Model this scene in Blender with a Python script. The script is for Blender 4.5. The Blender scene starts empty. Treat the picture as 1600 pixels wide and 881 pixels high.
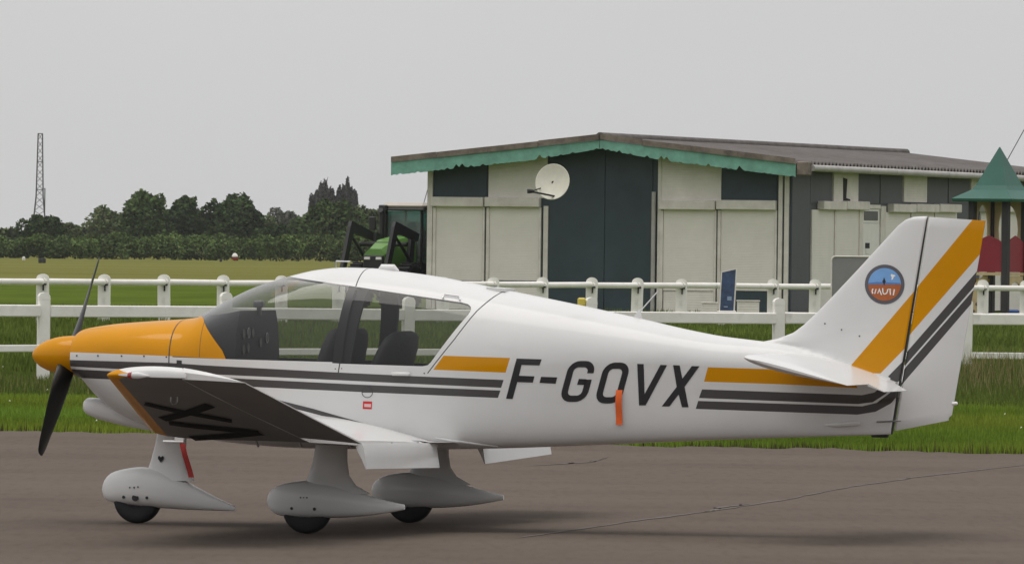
import bpy, bmesh, math, random
import numpy as np
from mathutils import Vector, Matrix

R = math.radians
rng = np.random.default_rng(7)
random.seed(7)
sc = bpy.context.scene
col = sc.collection

# ------------------------------------------------------------------ camera
FPX, CAMH, VH, ROLL = 13140.0, 2.04, 378.5, R(0.7)      # focal length in photo pixels, eye height, horizon row, tilt
def ray(u, v):
    x, y = u - 800.0, v - VH
    c, s = math.cos(ROLL), math.sin(ROLL)
    return np.array([(x*c + y*s)/FPX, 1.0, -(-x*s + y*c)/FPX])
CAM = np.array([0, 0, CAMH])
cam = bpy.data.cameras.new('camera')
cam.sensor_width = 36; cam.lens = 36*FPX/1600; cam.clip_start = 0.5; cam.clip_end = 20000
camo = bpy.data.objects.new('camera', cam); col.objects.link(camo)
f_ = Vector(ray(800, 440.5)).normalized()
r_ = Vector((math.cos(ROLL), 0, math.sin(ROLL))); r_ = (r_ - f_*r_.dot(f_)).normalized()
u_ = r_.cross(f_)
m_ = Matrix((r_, u_, -f_)).transposed().to_4x4(); m_.translation = Vector(CAM)
camo.matrix_world = m_
sc.camera = camo

# ------------------------------------------------------------------ sky, sun, exposure
SUN_EL, SUN_AZ = R(78), R(245)      # azimuth clockwise from +Y (north)
wd = bpy.data.worlds.new('World'); sc.world = wd; wd.use_nodes = True
nt = wd.node_tree; nt.nodes.clear()
wo = nt.nodes.new('ShaderNodeOutputWorld'); bg = nt.nodes.new('ShaderNodeBackground')
sky = nt.nodes.new('ShaderNodeTexSky'); sky.sky_type = 'NISHITA'; sky.sun_disc = False
sky.sun_elevation = SUN_EL; sky.sun_rotation = SUN_AZ; sky.dust_density = 6; sky.air_density = 1.5
tc = nt.nodes.new('ShaderNodeTexCoord'); sep = nt.nodes.new('ShaderNodeSeparateXYZ')
nt.links.new(tc.outputs['Generated'], sep.inputs[0])
mr = nt.nodes.new('ShaderNodeMapRange'); mr.inputs['From Min'].default_value = 0; mr.inputs['From Max'].default_value = 1
mr.inputs['To Min'].default_value = 0.635; mr.inputs['To Max'].default_value = 1.06       # overcast: brighter overhead
nt.links.new(sep.outputs['Z'], mr.inputs['Value'])
ns = nt.nodes.new('ShaderNodeTexNoise'); ns.inputs['Scale'].default_value = 5; ns.inputs['Detail'].default_value = 4
mp = nt.nodes.new('ShaderNodeMapping'); mp.inputs['Scale'].default_value = (1, 1, 3.0)
nt.links.new(tc.outputs['Generated'], mp.inputs[0]); nt.links.new(mp.outputs[0], ns.inputs['Vector'])
mr2 = nt.nodes.new('ShaderNodeMapRange'); mr2.inputs['To Min'].default_value = 0.93; mr2.inputs['To Max'].default_value = 1.07
nt.links.new(ns.outputs['Fac'], mr2.inputs['Value'])
mul = nt.nodes.new('ShaderNodeMath'); mul.operation = 'MULTIPLY'
nt.links.new(mr.outputs[0], mul.inputs[0]); nt.links.new(mr2.outputs[0], mul.inputs[1])
cl = nt.nodes.new('ShaderNodeVectorMath'); cl.operation = 'SCALE'; cl.inputs[0].default_value = (1.0, 1.0, 1.003)
nt.links.new(mul.outputs[0], cl.inputs['Scale'])
sk = nt.nodes.new('ShaderNodeVectorMath'); sk.operation = 'SCALE'; sk.inputs['Scale'].default_value = 0.10
nt.links.new(sky.outputs[0], sk.inputs[0])
mx = nt.nodes.new('ShaderNodeMix'); mx.data_type = 'RGBA'; mx.inputs['Factor'].default_value = 0.94
nt.links.new(sk.outputs[0], mx.inputs[6]); nt.links.new(cl.outputs[0], mx.inputs[7])
nt.links.new(mx.outputs[2], bg.inputs['Color']); bg.inputs['Strength'].default_value = 1.0
nt.links.new(bg.outputs[0], wo.inputs[0])
sd = bpy.data.lights.new('sun', 'SUN'); sd.energy = 1.3; sd.angle = R(40); sd.color = (1, 0.96, 0.9)
so = bpy.data.objects.new('sun', sd); col.objects.link(so)
sdir = Vector((math.sin(SUN_AZ)*math.cos(SUN_EL), math.cos(SUN_AZ)*math.cos(SUN_EL), math.sin(SUN_EL)))
so.rotation_euler = sdir.to_track_quat('Z', 'Y').to_euler()
sc.view_settings.view_transform = 'Standard'; sc.view_settings.look = 'None'
sc.view_settings.exposure = 0.0; sc.view_settings.gamma = 1.0; sc.view_settings.use_curve_mapping = False
sc.render.engine = 'CYCLES'
sc.cycles.use_denoising = True
sc.cycles.max_bounces = 8; sc.cycles.transparent_max_bounces = 16
sc.cycles.volume_bounces = 0

# ------------------------------------------------------------------ helpers
GZ = -0.018                                             # apron level
def at(u, v, d): return CAM + ray(u, v)*d
def ground(u, v, z=GZ):
    r = ray(u, v); return CAM + r*((z - CAMH)/r[2])
PSI = R(15.4)
ORG = np.array([-3.44, 60.9, 0.0])
AX = np.array([math.cos(PSI), -math.sin(PSI), 0]); AY = np.array([math.sin(PSI), math.cos(PSI), 0])
def PX(u, v, y=0.0):                                    # photo row/column on the airplane's plane y -> (aft, up)
    d = ray(u, v); t = (y - (CAM - ORG) @ AY)/(d @ AY); p = CAM + t*d - ORG
    return float(p @ AX), float(p[2])

def tag(o, label=None, cat=None, group=None, kind=None):
    for k, x in (('label', label), ('category', cat), ('group', group), ('kind', kind)):
        if x: o[k] = x
    return o
def empty(name, loc=(0, 0, 0), rz=0.0):
    o = bpy.data.objects.new(name, None); col.objects.link(o)
    o.location = loc; o.rotation_euler = (0, 0, rz); o.empty_display_size = 0.2
    return o
def link(name, me, parent=None):
    o = bpy.data.objects.new(name, me); col.objects.link(o); o.parent = parent
    return o
def copy_tree(o, parent=None):
    c = o.copy(); col.objects.link(c); c.parent = parent
    for ch in list(o.children): copy_tree(ch, c)
    return c

class MB:
    def __init__(s): s.v = []; s.f = []; s.m = []
    def add(s, vs, fs, m=0):
        b = len(s.v); s.v += [tuple(map(float, x)) for x in vs]
        s.f += [tuple(i + b for i in f) for f in fs]; s.m += [m]*len(fs); return s
    def box(s, c, d, m=0, rot=None, bev=0.0):
        x, y, z = d[0]/2, d[1]/2, d[2]/2
        if bev > 0:
            b = min(bev, x*.9, y*.9, z*.9)
            vs = []; idx = {}
            for sx in (-1, 1):
                for sy in (-1, 1):
                    for sz in (-1, 1):
                        for k in range(3):
                            p = [sx*(x - b), sy*(y - b), sz*(z - b)]
                            p[k] = (sx*x, sy*y, sz*z)[k]
                            idx[(sx, sy, sz, k)] = len(vs); vs.append(p)
            fs = []
            cyc = [(-1, -1), (1, -1), (1, 1), (-1, 1)]
            for k in range(3):
                for sg in (-1, 1):
                    f = []
                    for (p, q) in cyc:
                        t = [0, 0, 0]; t[k] = sg; t[(k+1) % 3] = p; t[(k+2) % 3] = q
                        f.append(idx[(t[0], t[1], t[2], k)])
                    fs.append(f if sg > 0 else f[::-1])
            for k in range(3):
                k1, k2 = (k+1) % 3, (k+2) % 3
                for s1 in (-1, 1):
                    for s2 in (-1, 1):
                        t = [0, 0, 0]; t[k1] = s1; t[k2] = s2
                        f = []
                        for (sg, kk) in ((-1, k1), (1, k1), (1, k2), (-1, k2)):
                            t[k] = sg; f.append(idx[(t[0], t[1], t[2], kk)])
                        fs.append(f if s1*s2 > 0 else f[::-1])
            for sx in (-1, 1):
                for sy in (-1, 1):
                    for sz in (-1, 1):
                        f = [idx[(sx, sy, sz, k)] for k in range(3)]
                        fs.append(f if sx*sy*sz > 0 else f[::-1])
        else:
            vs = [(sx*x, sy*y, sz*z) for sx in (-1, 1) for sy in (-1, 1) for sz in (-1, 1)]
            fs = [(0, 1, 3, 2), (4, 6, 7, 5), (0, 4, 5, 1), (2, 3, 7, 6), (0, 2, 6, 4), (1, 5, 7, 3)]
        vs = [Vector(p) for p in vs]
        if rot is not None: vs = [rot @ p for p in vs]
        return s.add([p + Vector(c) for p in vs], fs, m)
    def tube(s, pts, rad, n=8, m=0, cap=True):
        pts = [Vector(p) for p in pts]
        rad = rad if hasattr(rad, '__len__') else [rad]*len(pts)
        rings = []; up = None
        for i, p in enumerate(pts):
            t = (pts[min(i+1, len(pts)-1)] - pts[max(i-1, 0)]).normalized()
            if up is None:
                up = Vector((0, 0, 1)) if abs(t.z) < .9 else Vector((1, 0, 0))
            a = t.cross(up).normalized(); up = a.cross(t).normalized()
            rings.append([p + (a*math.cos(2*math.pi*k/n) + up*math.sin(2*math.pi*k/n))*rad[i] for k in range(n)])
        return s.loft(rings, m, cap)
    def loft(s, rings, m=0, cap=True, closed=True):
        n = len(rings[0]); vs = [p for r in rings for p in r]; fs = []
        for i in range(len(rings)-1):
            for k in range(n if closed else n-1):
                k2 = (k+1) % n
                fs.append((i*n+k, i*n+k2, (i+1)*n+k2, (i+1)*n+k))
        if cap:
            fs.append(tuple(range(n))[::-1]); fs.append(tuple((len(rings)-1)*n + k for k in range(n)))
        return s.add(vs, fs, m)
    def prism(s, poly, fn0, fn1, m=0):                  # 2-D outline -> two mapped copies joined by sides
        n = len(poly); vs = [fn0(*p) for p in poly] + [fn1(*p) for p in poly]
        fs = [tuple(range(n)), tuple(range(n, 2*n))[::-1]] + [(k, k+n, (k+1) % n + n, (k+1) % n) for k in range(n)]
        return s.add(vs, fs, m)
    def build(s, name, mats, parent=None, smooth=False, angle=40):
        me = bpy.data.meshes.new(name); me.from_pydata(s.v, [], s.f)
        mats = mats if isinstance(mats, (list, tuple)) else [mats]
        for x in mats: me.materials.append(x)
        me.polygons.foreach_set('material_index', s.m)
        bm = bmesh.new(); bm.from_mesh(me); bmesh.ops.recalc_face_normals(bm, faces=bm.faces)
        if smooth:
            for f in bm.faces: f.smooth = True
            for e in bm.edges:
                if len(e.link_faces) == 2 and e.calc_face_angle(0) > R(angle): e.smooth = False
        bm.to_mesh(me); bm.free(); me.update()
        return link(name, me, parent)

def pchip(xs, ys):
    xs = np.array(xs, float); ys = np.array(ys, float); h = np.diff(xs); d = np.diff(ys)/h
    m = np.zeros_like(xs); m[0], m[-1] = d[0], d[-1]
    for i in range(1, len(xs)-1):
        if d[i-1]*d[i] > 0:
            w1, w2 = 2*h[i]+h[i-1], h[i]+2*h[i-1]; m[i] = (w1+w2)/(w1/d[i-1]+w2/d[i])
    def f(x):
        x = np.clip(np.asarray(x, float), xs[0], xs[-1]); i = np.clip(np.searchsorted(xs, x)-1, 0, len(xs)-2)
        t = (x-xs[i])/h[i]; t2, t3 = t*t, t*t*t
        return (2*t3-3*t2+1)*ys[i] + (t3-2*t2+t)*h[i]*m[i] + (-2*t3+3*t2)*ys[i+1] + (t3-t2)*h[i]*m[i+1]
    return f

# ------------------------------------------------------------------ materials
def mat(name, base, rough=0.6, var=0.0, scale=6.0, bump=0.0, bscale=40.0, metal=0.0, coat=0.0, stretch=(1, 1, 1), spec=0.5, dark=None, detail=5):
    m = bpy.data.materials.new(name); m.use_nodes = True; t = m.node_tree; b = t.nodes['Principled BSDF']
    b.inputs['Base Color'].default_value = (*base, 1); b.inputs['Roughness'].default_value = rough
    b.inputs['Metallic'].default_value = metal; b.inputs['Coat Weight'].default_value = coat; b.inputs['Coat Roughness'].default_value = 0.12
    b.inputs['Specular IOR Level'].default_value = spec
    tc = t.nodes.new('ShaderNodeTexCoord'); mp = t.nodes.new('ShaderNodeMapping'); mp.inputs['Scale'].default_value = stretch
    t.links.new(tc.outputs['Object'], mp.inputs[0])
    if var > 0:
        n = t.nodes.new('ShaderNodeTexNoise'); n.inputs['Scale'].default_value = scale; n.inputs['Detail'].default_value = detail
        n.inputs['Roughness'].default_value = 0.65
        t.links.new(mp.outputs[0], n.inputs['Vector'])
        r = t.nodes.new('ShaderNodeValToRGB'); r.color_ramp.elements[0].position = 0.3; r.color_ramp.elements[1].position = 0.72
        lo = dark if dark else tuple(x*(1-var) for x in base)
        r.color_ramp.elements[0].color = (*lo, 1); r.color_ramp.elements[1].color = (*[min(1, x*(1+var*.6)) for x in base], 1)
        t.links.new(n.outputs['Fac'], r.inputs[0]); t.links.new(r.outputs[0], b.inputs['Base Color'])
    if bump > 0:
        n2 = t.nodes.new('ShaderNodeTexNoise'); n2.inputs['Scale'].default_value = bscale; n2.inputs['Detail'].default_value = 4
        t.links.new(mp.outputs[0], n2.inputs['Vector'])
        bp = t.nodes.new('ShaderNodeBump'); bp.inputs['Strength'].default_value = bump; bp.inputs['Distance'].default_value = 0.02
        t.links.new(n2.outputs['Fac'], bp.inputs['Height']); t.links.new(bp.outputs[0], b.inputs['Normal'])
    return m
def attr_mat(name, rough=0.8, trans=0.0):
    m = bpy.data.materials.new(name); m.use_nodes = True; t = m.node_tree; b = t.nodes['Principled BSDF']
    a = t.nodes.new('ShaderNodeAttribute'); a.attribute_name = 'tint'
    t.links.new(a.outputs['Color'], b.inputs['Base Color']); b.inputs['Roughness'].default_value = rough
    b.inputs['Specular IOR Level'].default_value = 0.0
    return m
def glass_mat(name, tint, rough=0.02, mixmin=0.0, power=4.0):
    m = bpy.data.materials.new(name); m.use_nodes = True; t = m.node_tree; t.nodes.remove(t.nodes['Principled BSDF'])
    o = t.nodes['Material Output']; tr = t.nodes.new('ShaderNodeBsdfTransparent'); gl = t.nodes.new('ShaderNodeBsdfGlossy')
    ge = t.nodes.new('ShaderNodeNewGeometry'); dt = t.nodes.new('ShaderNodeVectorMath'); dt.operation = 'DOT_PRODUCT'
    t.links.new(ge.outputs['Normal'], dt.inputs[0]); t.links.new(ge.outputs['Incoming'], dt.inputs[1])
    ab = t.nodes.new('ShaderNodeMath'); ab.operation = 'ABSOLUTE'; t.links.new(dt.outputs['Value'], ab.inputs[0])
    om = t.nodes.new('ShaderNodeMath'); om.operation = 'SUBTRACT'; om.inputs[0].default_value = 1; t.links.new(ab.outputs[0], om.inputs[1])
    pw = t.nodes.new('ShaderNodeMath'); pw.operation = 'POWER'; pw.inputs[1].default_value = power; t.links.new(om.outputs[0], pw.inputs[0])
    fr = t.nodes.new('ShaderNodeMath'); fr.operation = 'MULTIPLY_ADD'; fr.inputs[1].default_value = .95; fr.inputs[2].default_value = .035; t.links.new(pw.outputs[0], fr.inputs[0])
    tr.inputs['Color'].default_value = (*tint, 1); gl.inputs['Roughness'].default_value = rough
    df = t.nodes.new('ShaderNodeBsdfDiffuse'); df.inputs['Color'].default_value = (.6, .6, .6, 1)
    m0 = t.nodes.new('ShaderNodeMixShader'); m0.inputs[0].default_value = mixmin
    t.links.new(tr.outputs[0], m0.inputs[1]); t.links.new(df.outputs[0], m0.inputs[2])
    mx = t.nodes.new('ShaderNodeMixShader')
    t.links.new(fr.outputs[0], mx.inputs[0]); t.links.new(m0.outputs[0], mx.inputs[1]); t.links.new(gl.outputs[0], mx.inputs[2])
    t.links.new(mx.outputs[0], o.inputs[0]); return m
def stripe_mat(name, base, period, axis='Z', rough=0.6, depth=0.6, var=0.12):
    m = mat(name, base, rough, var, 1.2)
    t = m.node_tree; b = t.nodes['Principled BSDF']
    tc = t.nodes.new('ShaderNodeTexCoord'); sp = t.nodes.new('ShaderNodeSeparateXYZ'); t.links.new(tc.outputs['Object'], sp.inputs[0])
    mm = t.nodes.new('ShaderNodeMath'); mm.operation = 'MULTIPLY'; mm.inputs[1].default_value = 2*math.pi/period
    t.links.new(sp.outputs[axis], mm.inputs[0])
    s_ = t.nodes.new('ShaderNodeMath'); s_.operation = 'SINE'; t.links.new(mm.outputs[0], s_.inputs[0])
    bp = t.nodes.new('ShaderNodeBump'); bp.inputs['Strength'].default_value = depth; bp.inputs['Distance'].default_value = 0.015
    t.links.new(s_.outputs[0], bp.inputs['Height']); t.links.new(bp.outputs[0], b.inputs['Normal'])
    return m

M = {}
M['white'] = mat('white_paint', (.69, .685, .68), .45, .05, 1.3, coat=.5, spec=.1)
M['yellow'] = mat('yellow_paint', (.62, .262, .0), .5, .05, 3, coat=.5, spec=0.0)
M['stripe'] = mat('charcoal_paint', (.055, .05, .05), .42, .08, 4, coat=.2)
M['black'] = mat('black_paint', (.012, .011, .013), .4, .1, 5, coat=.2)
M['seam'] = mat('panel_gap', (.05, .05, .05), .8)
M['glass'] = glass_mat('clear_acrylic', (.76, .77, .755), .03, .012, 4.0)
M['wind'] = glass_mat('windscreen_acrylic', (.76, .77, .755), .03, .02, 2.6)
M['cabin'] = mat('cabin_trim', (.018, .018, .022), .8, .2, 12)
M['seat'] = mat('dark_upholstery', (.022, .023, .03), .75, .2, 20, bump=.2)
M['rubber'] = mat('tyre_rubber', (.012, .012, .013), .75, .3, 15, bump=.2)
M['prop'] = mat('propeller_black', (.006, .006, .006), .32, .2, 6, spec=.3)
M['steel'] = mat('bare_metal', (.45, .45, .46), .35, .2, 20, metal=.9)
M['red_cloth'] = mat('red_cloth', (.30, .02, .015), .8, .2, 20)
M['orange_cloth'] = mat('orange_cloth', (.78, .13, .02), .8, .12, 20)
M['red_lens'] = mat('red_lens', (.3, .01, .01), .15, coat=.5)
M['red_mark'] = mat('red_sticker', (.62, .02, .025), .5)
M['pink_mark'] = mat('pale_print', (.75, .5, .5), .5)
M['logo_ring'] = mat('logo_grey', (.10, .095, .11), .45)
M['logo_blue'] = mat('logo_blue', (.17, .36, .68), .45, .1, 9)
M['logo_haze'] = mat('logo_deep_blue', (.10, .20, .45), .45, .1, 9)
M['logo_orange'] = mat('logo_orange', (.42, .115, .03), .45, .12, 12)
M['logo_white'] = mat('logo_white', (.85, .83, .8), .45)
M['fence'] = mat('fence_white', (.90, .88, .84), .75, .06, 1.6, bump=.15, bscale=18, dark=(.80, .77, .72))
M['matte'] = mat('matte_black_lettering', (.045, .045, .045), .9, spec=0.0)
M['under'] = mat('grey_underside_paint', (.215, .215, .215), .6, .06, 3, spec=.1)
M['asphalt'] = mat('asphalt', (.132, .107, .090), .9, .16, .30, spec=.03, bump=.5, bscale=60, stretch=(.3, 1, 1), detail=9)
def overlay(m, scale, lo, hi, amount, stretch=(1, 1, 1), detail=4):     # multiply a second, differently sized wear pattern onto the colour
    t = m.node_tree; b = t.nodes['Principled BSDF']; src = b.inputs['Base Color'].links[0].from_socket
    tc = t.nodes.new('ShaderNodeTexCoord'); mp = t.nodes.new('ShaderNodeMapping'); mp.inputs['Scale'].default_value = stretch; n = t.nodes.new('ShaderNodeTexNoise')
    n.inputs['Scale'].default_value = scale; n.inputs['Detail'].default_value = detail; t.links.new(tc.outputs['Object'], mp.inputs[0]); t.links.new(mp.outputs[0], n.inputs['Vector'])
    r = t.nodes.new('ShaderNodeMapRange'); r.inputs['From Min'].default_value = lo; r.inputs['From Max'].default_value = hi; r.inputs['To Min'].default_value = 1-amount; r.inputs['To Max'].default_value = 1
    t.links.new(n.outputs['Fac'], r.inputs['Value']); v = t.nodes.new('ShaderNodeVectorMath'); v.operation = 'SCALE'; t.links.new(src, v.inputs[0]); t.links.new(r.outputs[0], v.inputs['Scale']); t.links.new(v.outputs[0], b.inputs['Base Color'])
overlay(M['asphalt'], 14, .30, .52, .10, (1, .12, 1), 5)
overlay(M['asphalt'], .55, .28, .42, .13, (.5, .35, 1), 3)
overlay(M['white'], 5, .22, .42, .06, (.6, 1, 1.6), 7)
overlay(M['fence'], 5, .24, .40, .22, (1, 1, .5), 6)
overlay(M['yellow'], 6, .22, .42, .07, (.6, 1, 1.6), 7)

# ------------------------------------------------------------------ ground
def sheet(name, pts, z, m, kind='structure', parent=None, sub=1):
    me = bpy.data.meshes.new(name); me.from_pydata([(p[0], p[1], z) for p in pts], [], [tuple(range(len(pts)))])
    me.materials.append(m); o = link(name, me, parent)
    if kind: o['kind'] = kind
    return o
def ground_mat(name, c0, c1, s0, stretch, c2=None):
    m = mat(name, c1, .95, .3, s0, bump=.6, bscale=8, stretch=stretch, spec=0.0, dark=c0, detail=9); return m
M['lawn'] = ground_mat('lawn_ground', (.062, .090, .014), (.088, .122, .020), .25, (1, .25, 1))
M['hay'] = ground_mat('meadow_ground', (.118, .120, .032), (.158, .155, .048), .05, (.4, 1, 1))
sheet('grass_field', [(-3000, -1500), (3000, -1500), (3000, 6000), (-3000, 6000)], GZ - .03, M['lawn'])
sheet('meadow', [(-900, 395), (900, 402), (900, 1400), (-900, 1400)], GZ - .022, M['hay'])
EDGE = [(-14, 88.6)]
for i in range(90):                                     # apron's ragged far edge, nearer at the right
    u = -40 + 1680*i/89
    v = 672 + (709-672)*max(0, u)/1600 + rng.normal(0, .9) + .7*math.sin(i*.7) + .8*math.sin(i*.23+1)
    EDGE.append(tuple(ground(u, v)[:2]))
EDGE.append((14, 82.5))
apron = sheet('apron', [(-60, -40), (60, -40), (60, 76)] + EDGE[::-1] + [(-60, 100)], GZ, M['asphalt'])
M['tar'] = mat('dark_crack', (.108, .088, .074), .85, .25, .9, detail=8)
def crack(pts, w):
    c = [ground(u, v) for u, v in pts]; P = []
    for i in range(len(c)-1):
        for k in range(10): P.append(c[i] + (c[i+1]-c[i])*k/10)
    P.append(c[-1]); L = []; Rr = []
    for i, p in enumerate(P):
        j = rng.normal(0, .035); ww = w*(0.5 + rng.random())*min(1, i/6+.1, (len(P)-1-i)/6+.1)
        L.append((p[0]+j, p[1]+j*3-ww)); Rr.append((p[0]+j, p[1]+j*3+ww))
    n = len(P); me = bpy.data.meshes.new('crack')
    me.from_pydata([(x, y, GZ+.004) for x, y in L+Rr], [], [(i, i+1, n+i+1, n+i) for i in range(n-1)])
    me.materials.append(M['tar']); link('crack', me, apron)
crack([(800, 842), (880, 830), (1020, 810), (1120, 797), (1230, 780), (1330, 760), (1435, 745), (1640, 722)], .09)
crack([(820, 728), (920, 722), (960, 712)], .10)
crack([(1100, 800), (1130, 792), (1180, 786)], .1)

# ------------------------------------------------------------------ airplane body
plane = empty('light_airplane', ORG, -PSI)
tag(plane, 'white low-wing light airplane with yellow nose and F-GOVX in black on its side', 'airplane')
def prof(pts, y=0.0):
    q = sorted(PX(u, v, y) for u, v in pts); return [p[0] for p in q], [p[1] for p in q]
TOP = prof([(133, 518), (140, 513.5), (160, 509.5), (189, 505.5), (248, 501), (300, 497.5), (322, 494), (334, 487), (350, 477), (375, 463), (400, 450.5),
            (435, 438), (470, 428), (500, 421.5), (540, 418), (580, 419), (620, 423.5), (680, 431.5), (740, 443), (790, 453), (900, 475.5), (1000, 497.5),
            (1080, 516), (1130, 525.5), (1170, 530.5), (1205, 535), (1240, 542), (1300, 557), (1350, 576), (1400, 600)])
BOT = prof([(133, 592), (150, 617), (165, 632), (190, 649), (225, 664), (262, 674), (310, 683), (380, 692), (500, 700), (720, 701), (880, 697), (1080, 688.5), (1390, 676.5)], -.12)
BOT[0][-1] = 6.6
zt_b = pchip(*TOP); zb_b = pchip(*BOT)
w_b = pchip([.26, .30, .36, .6, 1.0, 1.4, 2.4, 3.2, 4.0, 5.0, 5.7, 6.2, 6.5], [.27, .325, .365, .445, .52, .56, .575, .53, .43, .265, .15, .062, .035])
ZW = [PX(u, v, -.4) for u, v in [(133, 566), (250, 572), (350, 574), (560, 577), (700, 578), (800, 572), (1000, 568), (1200, 580), (1390, 606)]]
zw_b = pchip([p[0] for p in ZW], [p[1] for p in ZW])
nt_b = pchip([.3, 1.0, 1.3, 2.4, 3.4, 4.5, 6.3], [2.7, 2.9, 2.7, 2.5, 2.25, 2.1, 2.0])
nb_b = pchip([.3, .8, 1.3, 1.8, 6.5], [2.0, 2.6, 4, 7, 6])
# fin: leading edge outline and hinge line
FLE = sorted(PX(u, v) for u, v in [(1190, 534), (1215, 529), (1240, 519.5), (1256, 507.5), (1275, 490), (1300, 464), (1340, 421.5), (1380, 378), (1403, 353), (1415, 343.5), (1428, 339), (1440, 338.2), (1449, 338), (1470, 338)])
fa, fz = np.array([p[0] for p in FLE]), np.array([p[1] for p in FLE]); fz = np.maximum.accumulate(fz + np.arange(len(fz))*1e-5)
HT, HB = PX(1449.5, 338), PX(1393.5, 677)
HK = (HT[0]-HB[0])/(HT[1]-HB[1])
def F_body(a, z):
    a, z = np.asarray(a, float), np.asarray(z, float)
    zt, zb, w, zw = zt_b(a), zb_b(a), w_b(a), zw_b(a); zw = np.minimum(zw, zt-.05)
    tu = np.clip((z-zw)/(zt-zw), 0, 1); tl = np.clip((zw-z)/(zw-zb), 0, 1); n1, n2 = nt_b(a), nb_b(a)
    up = w*(1-tu**n1)**(1/n1); lo = w*(1-.06*tl)*(1-tl**n2)**(1/n2)
    return np.where(z >= zw, up, lo)
def F_fin(a, z):
    a, z = np.asarray(a, float), np.asarray(z, float)
    ale = np.interp(z, fz, fa); d = np.clip((a-ale)/.30, 0, 1)
    tm = np.interp(z, [1.2, 2.26], [.042, .026]); h = tm*np.sqrt(np.clip(1-(1-d)**2, 0, 1))
    e = np.clip((z-(fz[-1]-.03))/.03, 0, 1); h = h*np.sqrt(np.clip(1-e*e, 0, 1))
    return np.where((z > fz[0]-.4) & (a > fa[0]), h, 0)
def F_all(a, z): b, f = F_body(a, z), F_fin(a, z); return (b**2.5 + f**2.5)**(1/2.5)
def T_all(a): return np.maximum(zt_b(a), np.where(np.asarray(a) > fa[0], np.interp(a, fa, fz), 0))
def PS(u, v, F=F_all, side=-1):                         # photo point -> (aft, up) on the skin facing the camera
    lo, hi = 0.0, 1.0
    a, z = PX(u, v, 0.0)
    if float(F(a, z)) <= 1e-4: return a, z
    for _ in range(22):
        y = (lo+hi)/2; a, z = PX(u, v, side*y)
        if float(F(a, z)) > y: lo = y
        else: hi = y
    return a, z

def paint(bm, poly, midx=None, part=None, only=None):
    """cut the skin along a convex outline given in (aft, up) and give the inside a paint / part number"""
    pl = bm.faces.layers.int['part']
    P = [Vector((p[0], 0, p[1])) for p in poly]; c = sum(P, Vector())/len(P)
    a0, a1 = min(p.x for p in P)-.1, max(p.x for p in P)+.1; z0, z1 = min(p.z for p in P)-.1, max(p.z for p in P)+.1
    inside = []
    for f in bm.faces:
        q = f.calc_center_median()
        if a0 < q.x < a1 and z0 < q.z < z1 and (only is None or f[pl] in only): inside.append(f)
    for i in range(len(P)):
        p, q = P[i], P[(i+1) % len(P)]
        d = q-p
        if d.length < 1e-5: continue
        n = Vector((-d.z, 0, d.x)).normalized()
        if (c-p).dot(n) > 0: n = -n                     # n points outwards
        es = {e for f in inside for e in f.edges}; vs = {v for f in inside for v in f.verts}
        r = bmesh.ops.bisect_plane(bm, geom=list(vs)+list(es)+inside, dist=1e-6, plane_co=p, plane_no=n)
        inside = [f for f in r['geom'] if isinstance(f, bmesh.types.BMFace) and (f.calc_center_median()-p).dot(n) < 0]
        if not inside: return
    for f in inside:
        if midx is not None: f.material_index = midx
        if part is not None: f[pl] = part

# ---- skin grid: sheared towards the tail so that it ends on the rudder hinge line
S = np.concatenate([np.linspace(PX(135, 550)[0], .42, 10), np.linspace(.44, 3.4, 96), np.linspace(3.44, 5.2, 36), np.linspace(5.23, HB[0], 70)])
zr = HB[1]
def k_of(s): t = np.clip((s-4.6)/(HB[0]-4.6), 0, 1); return HK*t*t*(3-2*t)
NZ = 84
rows = []
for s in S:
    k = float(k_of(s)); lo = float(zb_b(s)); hi = 3.0; l = lo
    for _ in range(50):
        mid = (l+hi)/2
        if mid < float(T_all(s+k*(mid-zr))): l = mid
        else: hi = mid
    t = (1-np.cos(np.linspace(0, math.pi, NZ)))/2; z = lo+(l-lo)*t; a = s+k*(z-zr); y = F_all(a, z); y[0] = 0; y[-1] = 0
    rows.append((a, y, z))
bm = bmesh.new(); pl = bm.faces.layers.int.new('part')
grid = []
for (a, y, z) in rows:
    port = [bm.verts.new((a[j], -y[j], z[j])) for j in range(NZ)]
    star = [port[0]] + [bm.verts.new((a[j], y[j], z[j])) for j in range(1, NZ-1)] + [port[-1]]
    grid.append((port, star))
for i in range(len(S)-1):
    for sd_ in (0, 1):
        A, B = grid[i][sd_], grid[i+1][sd_]
        for j in range(NZ-1):
            q = [A[j], B[j], B[j+1], A[j+1]]
            if sd_: q = q[::-1]
            q2 = []
            for v in q:
                if v not in q2: q2.append(v)
            bm.faces.new(q2)
for g, sg in ((grid[0], 1), (grid[-1], -1)):
    loop = g[0] + g[1][1:-1][::-1]
    f = bm.faces.new(loop if sg > 0 else loop[::-1]); f.material_index = 4
for f in bm.faces: f.smooth = True
WHITE, YEL, STR, BLK, SEAM, GLS, WSC = range(7)
fus_mats = [M['white'], M['yellow'], M['stripe'], M['black'], M['seam'], M['glass'], M['wind']]
P_FUS, P_COWL, P_WIND, P_SIDE, P_FIN, P_CANOPY = range(6)
def pp(*pts): return [PS(u, v) for u, v in pts]
# parts
paint(bm, pp((1180, 536), (1250, 541), (1300, 556), (1375, 585), (1470, 585), (1470, 300), (1180, 300)), part=P_FIN)
paint(bm, pp((560, 380), (820, 430), (795, 453), (745, 487), (668, 583), (300, 570), (300, 380)), part=P_CANOPY, only=(P_FUS,))
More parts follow.
